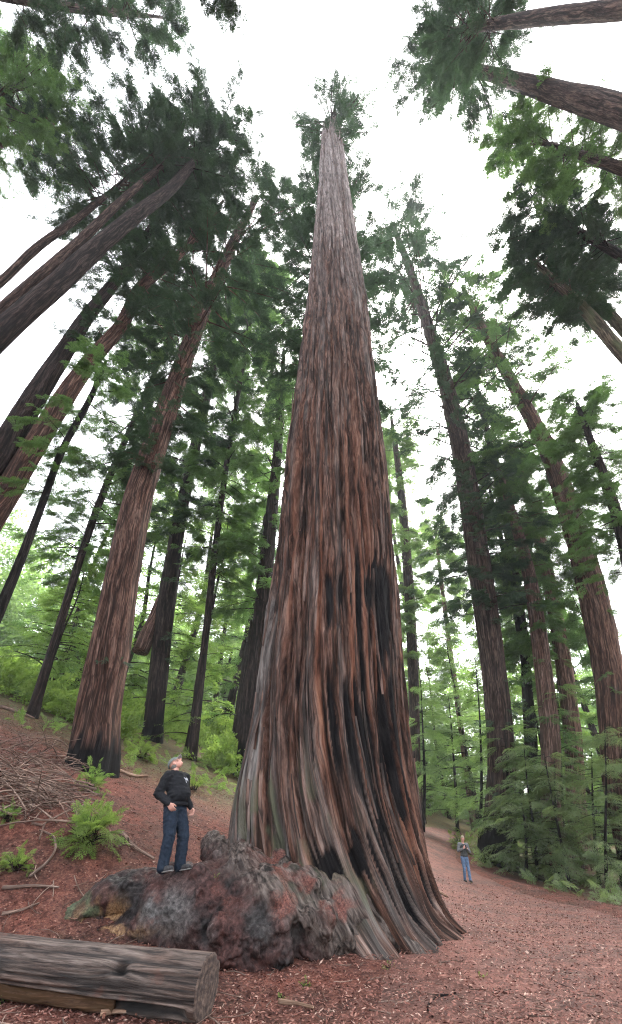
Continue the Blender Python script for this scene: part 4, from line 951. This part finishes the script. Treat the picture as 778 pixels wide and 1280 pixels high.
# ------------------------------------------------------------------ litter, twigs, dead branches
def chip_mat():
    m, t, b, out = mat_new('litter_chips'); g = nd(t, 'ShaderNodeNewGeometry')
    c = ramp(t, g.outputs['Random Per Island'], [(0, (.05, .024, .019)), (.35, (.11, .045, .034)), (.7, (.19, .078, .06)), (.92, (.25, .13, .10)), (1, (.42, .30, .24))])
    t.links.new(c, b.inputs['Base Color']); b.inputs['Roughness'].default_value = .85; return m
def litter():
    rng = np.random.default_rng(40); n = 130000
    y = 5 + 21 * rng.uniform(0, 1, n) ** 1.9; x = rng.uniform(-.75, .72, n) * y * 1.1
    ok = ~((x - .1) ** 2 + (y - 12) ** 2 < 1.9 ** 2); x, y = x[ok], y[ok]; n = len(x)
    pd = np.abs(x - path_x(y)) - np.interp(y, PATH[:, 1], PATHW)
    z = height(x, y) + .012 + np.where(pd < 0, .03, 0)
    l = rng.uniform(.010, .036, n) * (1 + 1.2 * (rng.uniform(0, 1, n) > .93)); w = rng.uniform(.0025, .008, n) * (1 + y * .05); az = rng.uniform(0, 6.28, n)
    dz = rng.normal(0, .25, n); d = np.stack([np.cos(az), np.sin(az), dz], -1); s = np.stack([-np.sin(az), np.cos(az), rng.normal(0, .5, n)], -1)
    P = np.stack([x, y, z + rng.uniform(0, .02, n)], -1); d *= l[:, None]; s *= w[:, None]
    V = np.stack([P - d, P + s - d * .1, P + d, P - s - d * .1], 1).reshape(-1, 3)
    tag(link('needle_litter', raw_mesh('needle_litter', V, np.arange(len(V)).reshape(-1, 4), False), chip_mat()), kind='stuff')
    mb = MB()
    for k in range(900):
        yy = 5.4 + 16 * rng.uniform() ** 1.6; xx = rng.uniform(-.72, .70) * yy
        if (xx - .1) ** 2 + (yy - 12) ** 2 < 2.6 ** 2: continue
        if abs(xx - path_x(yy)) < 2.5 and rng.uniform() < .5: continue
        L = rng.uniform(.06, .35) * (1.6 if xx < -1 else 1); a = rng.uniform(0, 6.28); zz = h1(xx, yy) + .04
        c = rng.uniform(-.2, .2) * L
        P = np.array([(xx + math.cos(a) * L * t - math.sin(a) * c * t * t * 4, yy + math.sin(a) * L * t + math.cos(a) * c * t * t * 4, zz + rng.uniform(-.01, .03)) for t in (-.5, -.15, .2, .5)])
        P[:, 2] = height(P[:, 0], P[:, 1]) + .035
        mb.tube(P, rng.uniform(.003, .009), 5, True, seed=k)
    tag(mb.build('twig_litter', BARK['stick'], None), kind='stuff')
litter()
def brush():
    rng = np.random.default_rng(41); mb = MB()
    for k in range(190):
        x, y = rng.normal(38, 34), rng.normal(985, 26); p = hit(min(max(x, -60), 92), min(max(y, 935), 1050))
        L = rng.uniform(.6, 2.2); a = rng.uniform(0, 6.28); el = rng.uniform(-.1, .6); c = rng.normal(0, .25)
        d = np.array((math.cos(a) * math.cos(el), math.sin(a) * math.cos(el), math.sin(el))); sd_ = np.array((-d[1], d[0], .2))
        t = np.linspace(-.45, .55, 7); P = p + d * (t * L)[:, None] + sd_ * (c * L * (t ** 2))[:, None] + np.array((0, 0, .12 + .25 * rng.uniform()))
        P[:, 2] = np.maximum(P[:, 2] - .35 * L * t ** 2, height(P[:, 0], P[:, 1]) + .02)
        mb.tube(P, np.linspace(.022, .006, 7) * rng.uniform(.5, 1.3), 5, True, seed=k)
    tag(mb.build('brush_tangle', BARK['stick'], None), 'tangle of dead grey branches heaped on the slope at the left edge', 'branches', kind='stuff')
brush()
def stick(name, label, pts, wpx, mat='stick', cat='branch', group=None, lift=.02, side=None):
    P = np.array([hit(x, y) for x, y in pts]); P = smooth_poly(P, 16); w = wpx / 2 * zc_of(P[0]) / F
    P[:, 2] = height(P[:, 0], P[:, 1]) + w * .7 + lift
    root = P[8].copy(); mb = MB(); mb.tube(P, np.linspace(w, w * .55, 16), 8, True, lump=.3, seed=len(label))
    if side:
        for (i, dx, dy, L) in side:
            q = np.array([P[i], P[i] + np.array((dx, dy, .25)) * L * .5, P[i] + np.array((dx, dy, .12)) * L]); mb.tube(q, [w * .5, w * .4, w * .15], 5, True)
    o = mb.build(name, mat if not isinstance(mat, str) else BARK[mat], None, origin=root); tag(o, label, cat, group); return o
PALE = bark('pale_splinter_wood', (.10, .06, .04), (.34, .22, .155), (.55, .42, .32), 14, dist=.008)
REDW = bark('red_splinter_wood', (.06, .025, .018), (.24, .105, .075), (.42, .24, .18), 14, dist=.008)
FB = 'fallen branches on the litter'
stick('fallen_branch', 'pale straight stick lying across the front of the root toe', [(436, 1191), (480, 1190), (522, 1192)], 3.5, PALE, group=FB)
stick('fallen_branch', 'short pale stick on the litter beside the lower trail edge of the giant', [(538, 1112), (550, 1118), (560, 1124)], 4, PALE, group=FB)
stick('fallen_branch', 'hooked thin root lying at the bottom edge of the picture', [(573, 1250), (552, 1250), (540, 1256), (535, 1266), (542, 1276)], 3, 'dark', group=FB)
stick('fallen_branch', 'thick dead branch with twigs running down the slope left of the man', [(152, 1045), (165, 1060), (192, 1078)], 5, 'stick', group=FB, side=[(3, -.3, -.9, .6), (6, .2, -.9, .5), (9, -.5, -.6, .4)])
stick('fallen_branch', 'long grey branch lying level on the slope at the left edge', [(0, 1118), (30, 1113), (72, 1116)], 4, 'stick', group=FB)
stick('fallen_branch', 'reddish branch low on the slope just above the burl end', [(0, 1150), (25, 1142), (48, 1133)], 4, 'stick', group=FB)
stick('fallen_branch', 'curved bare branch arching beside the bright green shrub', [(36, 1100), (58, 1082), (68, 1065), (62, 1048), (48, 1042)], 4, 'stick', group=FB)
stick('fallen_branch', 'pale branch lying behind the thick brown redwood foot', [(146, 965), (160, 970), (185, 972)], 4, PALE, group=FB)
stick('fallen_branch', 'long grey branch lying up the slope from the heap of dead branches', [(0, 885), (25, 893), (42, 900)], 4, 'stick', group=FB)
stick('fallen_branch', 'grey fallen limb among the green behind the slim dark redwood', [(214, 905), (228, 916), (240, 926)], 5, PALE, group=FB)
stick('fallen_branch', 'thin dark stick out on the trail litter right of the green tuft', [(690, 1228), (705, 1236), (722, 1242)], 2.2, 'dark', group=FB)
stick('edging_log', 'mossy dark log edging the right side of the trail', [(640, 1088), (672, 1100), (704, 1109), (726, 1118)], 8, 'mossy', 'log', lift=.0)
stick('fallen_log', 'dark fallen trunk on the slope at the left edge among green', [(-10, 782), (10, 783), (26, 788)], 8, 'dark', 'log')
for k, (lab, pts, w, mt) in enumerate([
    ('upright red splinter leaning on the log underside', [(128, 1280), (131, 1264), (134, 1252)], 4, REDW),
    ('pale flat slat at the bottom edge under the log', [(124, 1275), (142, 1273), (160, 1273)], 6, PALE),
    ('dark red slat under the log left of the upright splinter', [(114, 1254), (130, 1262), (146, 1270)], 5, REDW),
    ('grey red slat right of the upright splinter under the log', [(146, 1258), (158, 1266), (170, 1276)], 4.5, REDW),
    ('stubby brown block tucked under the sawn end of the log', [(206, 1270), (222, 1270), (234, 1268)], 9, REDW),
    ('long pale sliver lying at the bottom edge right of the log', [(348, 1261), (370, 1263), (392, 1268)], 5, PALE)]):
    stick('wood_scrap', lab, pts, w, mt, 'wood scrap', 'wood scraps round the log', lift=.03)
# leaning broken log behind the slim dark redwood
def broken_log():
    p0, p1 = at_Y(176, 815, 33), at_Y(205, 745, 34); mb = MB(); C = np.linspace(p0, p1, 12)
    mb.tube(C, np.linspace(.62, .50, 12), 18, True, lump=.18, seed=5)
    o = mb.build('broken_log', BARK['pink'], None, origin=p0); tag(o, 'broken pinkish log end sticking out behind the slim dark redwood', 'log')
broken_log()
for k, (lab, x, y, r) in enumerate([('small pale stone by the log edging the trail', 710, 1110, 4.5), ('little grey stone on the bank left of the pale stone', 690, 1104, 2.5)]):
    b = hit(x, y); mb = MB(); ball(mb, (0, 0, 0), r * zc_of(b) / F, (1.2, .9, .75), n=10); V = np.concatenate(mb.V); V *= (1 + .35 * (fbm(V * 9 + k, 3) - .5))[:, None]; mb.V = [V]
    o = mb.build('stone', simple('stone_grey', (.30, .29, .27), .8, (.48, .46, .44), 20, .01), None); o.location = b; tag(o, lab, 'stone')
def marker():
    b = hit(696, 1096); sc = zc_of(b) / F; e = empty('trail_marker', b); tag(e, 'small red marker on a thin post among the saplings', 'marker')
    mb = MB(); mb.tube(np.array([(0, 0, -.1), (0, 0, 28 * sc), (0, 0, 34 * sc)]), .9 * sc, 8); mb.build('post', BARK['brown'], e)
    mb = MB(); mb.box((0, -1.2 * sc, 27 * sc), (4.2 * sc, .5 * sc, 13 * sc)); mb.build('panel', simple('red_paint', (.42, .045, .05), .5, (.5, .06, .06)), e, smooth=False)
marker()

# ------------------------------------------------------------------ people
SKIN = simple('skin', (.42, .215, .165), .5, (.52, .28, .22), 14, 0, .35)
def seg(mb, a, b, ra, rb, flat=None, n=9, side=14):
    """rounded tapering limb piece between two joints"""
    a, b = np.asarray(a, float), np.asarray(b, float); d = b - a; L = np.linalg.norm(d); d = d / L
    k = np.linspace(math.pi, math.pi / 2, 5)
    s_ = np.concatenate([np.cos(k) * ra, np.linspace(0, L, n)[1:-1], L + np.cos(k[::-1]) * -rb])
    r_ = np.concatenate([np.sin(k) * ra, np.linspace(ra, rb, n)[1:-1], np.sin(k[::-1]) * rb]); r_ = np.maximum(r_, 1e-4)
    mb.tube(a + d[None] * s_[:, None], r_, side, True, flat=flat)
def chain(mb, P, r):
    for i in range(len(P) - 1): seg(mb, P[i], P[i + 1], r[i], r[i + 1])
def hand(mb, wrist, d, palm_n, thumb_side, curl=.5):
    """palm, four unequal bent fingers and a thumb leaving the side of the palm; d points to the finger tips, palm_n out of the palm"""
    d = np.asarray(d, float); d /= np.linalg.norm(d); nn = np.asarray(palm_n, float); nn -= d * (nn @ d); nn /= np.linalg.norm(nn); s_ = np.cross(d, nn) * thumb_side
    w = np.asarray(wrist, float)
    for k in range(4):
        o = (k - 1.5) * .021
        seg(mb, w + s_ * -o * .6 + d * .01, w + s_ * -o + d * .088, .017, .0125)
        L = (.070, .080, .074, .058)[k]; P = [w + s_ * -o + d * .086]; ang = .15
        for q, f in enumerate((.45, .32, .25)):
            ang += curl * (.7 + .15 * k); P.append(P[-1] + (d * math.cos(ang) + nn * math.sin(ang)) * L * f)
        chain(mb, P, [.0105, .0098, .0088, .0076])
    b = w + s_ * .030 + d * .03; P = [b, b + (s_ * .55 + d * .75 + nn * .35) * .040]; P.append(P[-1] + (s_ * .15 + d * .85 + nn * .45) * .030); P.append(P[-1] + (d * .85 + nn * .55) * .022)
    chain(mb, P, [.016, .0135, .0115, .009])
def head(mb, c, f, up):
    """face towards f, crown towards up"""
    f = np.asarray(f, float); f /= np.linalg.norm(f); up = np.asarray(up, float); up -= f * (up @ f); up /= np.linalg.norm(up); r = np.cross(f, up); c = np.asarray(c, float)
    M = np.stack([r, f, up], 1)
    def at(x, y, z): return c + M @ np.array((x, y, z))
    ball(mb, at(0, -.012, .022), 1, (.076, .094, .094), M); ball(mb, at(0, .020, -.045), 1, (.060, .070, .072), M)
    ball(mb, at(0, .060, -.085), 1, (.030, .028, .024), M)                    # chin
    seg(mb, at(0, .082, .018), at(0, .108, -.022), .009, .016)               # nose
    for s_ in (-1, 1):
        ball(mb, at(.014 * s_, .096, -.026), .010); ball(mb, at(.036 * s_, .072, .034), 1, (.026, .016, .009), M)   # nostril, brow
        ball(mb, at(.040 * s_, .066, -.018), 1, (.024, .022, .022), M); ball(mb, at(.031 * s_, .080, .016), .0115)   # cheek, eye
        ball(mb, at(.079 * s_, -.008, -.008), 1, (.011, .020, .034), M)        # ear
    seg(mb, at(-.018, .083, -.052), at(.018, .083, -.052), .008, .008); seg(mb, at(-.014, .081, -.064), at(.014, .081, -.064), .008, .008)
    return at, M
def cloth(name, mb, vox, mat, parent, wr=.006, k=9.0, sm=4, seed=0):
    me = remeshed(mb, vox, sm); V = get_co(me); N = get_no(me)
    q = V * np.array((k, k, k * 1.6)) + seed; fo = np.abs(fbm(q + (fbm(q * .5, 2)[:, None] - .5) * 2, 3) - .5) * 2
    V += N * (wr * (fo - .35) * 2)[:, None]; set_co(me, V); return link(name, me, mat, parent), V, N
def man():
    foot = at_Y(211, 1091, 9.35); rz = math.atan2(-.45, .89) - math.pi / 2
    root = empty('person', foot, rz); root.rotation_euler = (math.radians(7), 0, rz); root.scale = (1.12, 1.10, 1.0); tag(root, 'person in a black hoodie and grey green cap tilting the head back to look up', 'person')
    K = 1.02
    neck = (0, -.05, 1.49); hc = np.array((0, -.085, 1.625)); f = np.array((-.26, .56, .79)); up = np.array((.22, -.72, .60))
    RS, RE, RW = np.array((.205, -.03, 1.40)), np.array((.285, -.13, 1.13)), np.array((.235, .075, .945))
    LS, LE, LW = np.array((-.205, -.03, 1.40)), np.array((-.285, -.07, 1.12)), np.array((-.275, .10, .90))
    b = MB(); at, M = head(b, hc, f, up); seg(b, (0, -.05, 1.42), hc + (0, -.01, -.03), .062, .056)
    seg(b, (0, 0, .98), (0, -.03, 1.38), .09, .10); seg(b, (0, -.03, 1.38), RS, .05, .05); seg(b, (0, -.03, 1.38), LS, .05, .05)
    chain(b, [RS, RE, RW], [.048, .038, .028]); chain(b, [LS, LE, LW], [.048, .038, .028])
    hand(b, RW, (-.35, .45, -.80), (-.8, -.1, -.1), 1, .35); hand(b, LW, (.05, .28, -.95), (.9, .1, .1), -1, .45)
    me = remeshed(b, .0062, 2); link('body', me, SKIN, root)
    # hoodie
    h = MB()
    ball(h, (0, .005, 1.25), 1, (.225, .170, .22)); ball(h, (0, -.025, 1.36), 1, (.215, .140, .12)); ball(h, (0, .055, 1.10), 1, (.215, .190, .18)); ball(h, (0, .012, .99), 1, (.205, .165, .085))
    for S_, E_, W_ in ((RS, RE, RW), (LS, LE, LW)):
        seg(h, S_ * (.72, 1, 1) + (0, 0, .015), S_, .085, .088); chain(h, [S_, E_, W_ + (E_ - W_) * .10], [.095, .080, .056])
    seg(h, (-.07, -.09, 1.475), (.07, -.09, 1.475), .055, .055); ball(h, (0, -.125, 1.43), 1, (.11, .065, .09)); seg(h, (-.06, -.01, 1.46), (.06, -.01, 1.46), .05, .05)
    HD = simple('black_fleece', (.0075, .008, .010), .85, (.014, .015, .018), 30, .002, .15)
    ho, V, N = cloth('hoodie', h, .012, HD, root, .016, 7, 7)
    hem = MB(); t = np.linspace(0, 2 * math.pi, 33)[:-1]
    for zz, ax, ay, cy in ((.945, .198, .160, .012),):
        P = np.stack([np.cos(np.linspace(0, 2 * math.pi, 40)) * ax, np.sin(np.linspace(0, 2 * math.pi, 40)) * ay + cy, np.full(40, zz)], -1); hem.tube(P, .020, 8, False, flat=(1, 1.5))
    hem.build('waistband', HD, ho)
    for W_, E_ in ((RW, RE), (LW, LE)):
        c = MB(); d = (E_ - W_) / np.linalg.norm(E_ - W_); seg(c, W_ + d * .008, W_ + d * .05, .041, .046); c.build('cuff', HD, ho)
    # printed mark on the chest
    fr = (N[:, 1] > .25); u = V[:, 0]; z = V[:, 2]
    ins = fr & ((((u + .045) / .052) ** 2 + ((z - 1.335) / .026) ** 2 < 1) | (((u + .020) / .018) ** 2 + ((z - 1.300) / .045) ** 2 < 1) | (((u + .075) / .022) ** 2 + ((z - 1.312) / .022) ** 2 < 1) | (((u - .005) / .020) ** 2 + ((z - 1.352) / .014) ** 2 < 1))
    pol = [p.vertices[:] for p in ho.data.polygons if all(ins[i] for i in p.vertices)]
    if pol:
        ids = sorted({i for p in pol for i in p}); mp = {i: k for k, i in enumerate(ids)}
        me = bpy.data.meshes.new('chest_print'); me.from_pydata([tuple(V[i] + N[i] * .003) for i in ids], [], [[mp[i] for i in p] for p in pol])
        link('chest_print', me, simple('grey_print', (.30, .31, .34), .8, (.42, .43, .46), 60), ho)
    # jeans
    j = MB(); RH, RK, RA = (.095, .0, .90), (.125, .055, .50), (.135, -.005, .075); LH, LK, LA = (-.095, .0, .90), (-.13, .115, .50), (-.145, .075, .075)
    ball(j, (0, -.005, .90), 1, (.192, .155, .13)); ball(j, (0, -.06, .86), 1, (.165, .11, .10))
    for H_, K_, A_ in ((RH, RK, RA), (LH, LK, LA)): chain(j, [H_, (np.array(H_) * .45 + np.array(K_) * .55), K_, (np.array(K_) * .5 + np.array(A_) * .5), A_], [.122, .112, .096, .092, .092])
    jo, _, _ = cloth('jeans', j, .012, simple('dark_denim', (.008, .013, .022), .85, (.017, .026, .042), 22, .002, .15), root, .011, 9, 3, 5)
    SH = simple('shoe_leather', (.016, .015, .016), .6, (.05, .048, .05), 40); SO = simple('rubber_sole', (.16, .155, .15), .8, (.24, .23, .22), 40)
    for (x, y) in ((.135, -.005), (-.145, .075)):
        m_ = MB(); seg(m_, (x, y - .05, .055), (x * 1.08, y + .17, .042), .048, .044); seg(m_, (x, y - .02, .06), (x, y, .11), .050, .052)
        so = link('shoe', remeshed(m_, .010, 2), SH, root)
        m_ = MB(); m_.tube(np.array([(x, y - .095, .013), (x, y - .04, .013), (x * 1.04, y + .08, .013), (x * 1.08, y + .20, .015), (x * 1.08, y + .215, .016)]), [.03, .046, .048, .042, .02], 10, True, flat=(1, .30)); m_.build('sole', SO, so)
    # cap: dome, brim
    c = MB(); th = np.linspace(.02, 1.50, 14); ph = np.arange(40) / 40 * 2 * math.pi
    V = np.stack([.094 * np.sin(th)[:, None] * np.cos(ph), .112 * np.sin(th)[:, None] * np.sin(ph) - .012, .104 * np.cos(th)[:, None] * np.ones(40) + .034], -1).reshape(-1, 3) @ M.T + hc
    i = np.arange(13)[:, None] * 40; jj = np.arange(40)[None]; j2 = (jj + 1) % 40; c.add(V, np.stack([i + jj, i + 40 + jj, i + 40 + j2, i + j2], -1).reshape(-1, 4))
    co = c.build('cap', simple('cap_green', (.11, .125, .115), .85, (.15, .165, .155), 40), root)
    br = MB(); al = np.linspace(-1.15, 1.15, 22); rows = []
    for q in (0, .35, .7, 1.0): rows.append(np.stack([np.sin(al) * (.092 + .012 * q), np.cos(al) * (.098 + .004 * q) + .078 * q * np.cos(al * .9) - .012, .050 - .016 * q - .030 * np.abs(al / 1.15) ** 2], -1))
    T_ = np.concatenate(rows); n = 22; top = T_ @ M.T + hc; bot = (T_ - (0, 0, .006)) @ M.T + hc
    ii = np.arange(3)[:, None] * n; kk = np.arange(n - 1)[None]; Q = np.stack([ii + kk, ii + kk + 1, ii + n + kk + 1, ii + n + kk], -1).reshape(-1, 4)
    Q2 = Q[:, ::-1] + 4 * n; e_ = 3 * n + np.arange(n - 1); Qe = np.stack([e_, e_ + 1, e_ + 1 + 4 * n, e_ + 4 * n], -1)
    br.add(np.concatenate([top, bot]), np.concatenate([Q, Q2, Qe])); br.build('brim', simple('cap_grey', (.26, .25, .235), .85, (.34, .33, .315), 40), co)
    # short hair below the cap
    hh = MB(); ball(hh, hc + M @ np.array((0, -.040, -.022)), 1, (.078, .066, .060), M); hh.build('hair', simple('grey_hair', (.10, .09, .08), .8, (.18, .17, .155), 60), root)
    for s_ in (-1, 1):
        ey = MB(); ball(ey, at(.031 * s_, .0895, .016), .0045, n=6); ey.build('eye', simple('eye_dark', (.02, .015, .012), .3), root)
    return root
man()
def walker():
    p = hit(584, 1103); root = empty('person', p, math.pi + .12); root.rotation_euler = (0, math.radians(-4), math.pi + .12); tag(root, 'person walking down the trail in jeans and dark vest, looking at a phone', 'person')
    hc = np.array((0, .03, 1.60)); f = np.array((0, math.cos(-.45), math.sin(-.45))); up = np.array((0, .43, .9))
    RS, RE, RW = np.array((.195, -.01, 1.38)), np.array((.285, .02, 1.12)), np.array((.085, .25, 1.235)); LS, LE, LW = RS * (-1, 1, 1), RE * (-1, 1, 1), RW * (-1, 1, 1)
    b = MB(); at, M = head(b, hc, f, up); seg(b, (0, -.03, 1.40), hc + (0, -.02, -.04), .06, .054); seg(b, (0, 0, .95), (0, -.01, 1.36), .09, .10)
    for S_, E_, W_, s_ in ((RS, RE, RW, 1), (LS, LE, LW, -1)):
        seg(b, (0, -.01, 1.36), S_, .05, .05); chain(b, [S_, E_, W_], [.046, .038, .028]); hand(b, W_, (-.45 * s_, .35, .45), (-.6 * s_, -.3, .2), s_, .5)
    link('body', remeshed(b, .0068, 2), SKIN, root)
    h = MB()
    for S_, E_, W_ in ((RS, RE, RW), (LS, LE, LW)):
        seg(h, S_ * (.6, 1, 1), S_, .08, .082); chain(h, [S_, E_, W_ + (E_ - W_) * .12], [.080, .062, .046])
    ball(h, (0, -.01, 1.33), 1, (.185, .115, .12)); ball(h, (0, 0, 1.1), 1, (.165, .125, .2))
    cloth('shirt', h, .012, simple('grey_shirt', (.11, .115, .12), .85, (.18, .185, .19), 18, .002), root, .008, 9, 3, 2)
    v = MB(); ball(v, (0, -.005, 1.30), 1, (.176, .140, .13)); ball(v, (0, .008, 1.12), 1, (.185, .150, .19)); ball(v, (0, .01, .98), 1, (.185, .146, .10)); 
    cloth('vest', v, .012, simple('dark_vest', (.030, .034, .034), .85, (.065, .07, .068), 16, .002), root, .008, 9, 3, 3)
    j = MB(); ball(j, (0, -.005, .89), 1, (.168, .135, .12))
    RH, RK, RA = (.09, 0, .88), (.10, .10, .49), (.10, .02, .08); LH, LK, LA = (-.09, 0, .88), (-.10, .10, .50), (-.095, .20, .085)
    for H_, K_, A_ in ((RH, RK, RA), (LH, LK, LA)): chain(j, [H_, K_, A_], [.102, .076, .062])
    cloth('jeans', j, .012, simple('blue_denim', (.06, .10, .17), .85, (.13, .20, .31), 9, .002), root, .009, 9, 3, 6)
    for (x, y, z) in ((.10, .02, 0), (-.095, .20, .01)):
        m_ = MB(); seg(m_, (x, y - .05, .05 + z), (x, y + .17, .04 + z), .047, .042); seg(m_, (x, y, .06 + z), (x, y, .10 + z), .048, .05); link('shoe', remeshed(m_, .010, 2), simple('walking_shoe', (.02, .02, .022), .6, (.07, .065, .06), 40), root)
    hh = MB(); ball(hh, hc + M @ np.array((0, -.022, .040)), 1, (.082, .094, .088), M); hh.build('hair', simple('fair_hair', (.22, .18, .13), .8, (.36, .30, .22), 60), root)
    ph = empty('phone', p, math.pi + .12); ph.rotation_euler = (0, math.radians(-4), math.pi + .12); tag(ph, 'dark phone held in both hands of the walking person', 'phone'); m_ = MB(); c_, s_ = math.cos(.5), math.sin(.5)
    rt = np.array([(1, 0, 0), (0, c_, -s_), (0, s_, c_)]); m_.box((0, .335, 1.30), (.075, .009, .15), rt); m_.build('case', simple('phone_case', (.012, .012, .013), .35), ph, smooth=False)
    m_ = MB(); m_.box(np.array((0, .335, 1.30)) + rt @ np.array((0, -.006, 0)), (.067, .002, .138), rt); m_.build('screen', simple('phone_glass', (.02, .02, .025), .1), ph, smooth=False)
walker()

# ------------------------------------------------------------------ damp air
def haze():
    top = max((o.matrix_world @ Vector(c)).z for o in S.objects if o.type == 'MESH' for c in o.bound_box) + 2
    mb = MB(); mb.box((0, 90, (top - 12) / 2), (700, 700, top + 12)); m = bpy.data.materials.new('damp_air'); m.use_nodes = True; t = m.node_tree; t.nodes.clear()
    out = t.nodes.new('ShaderNodeOutputMaterial'); v = t.nodes.new('ShaderNodeVolumePrincipled'); v.inputs['Color'].default_value = (.92, .96, 1, 1); v.inputs['Density'].default_value = HAZE; v.inputs['Anisotropy'].default_value = .2
    t.links.new(v.outputs[0], out.inputs['Volume']); m.cycles.homogeneous_volume = True; m.cycles.volume_sampling = 'DISTANCE'; o = mb.build('haze', m, smooth=False); tag(o, kind='stuff')
HAZE = .00045
bpy.context.view_layer.update(); haze()
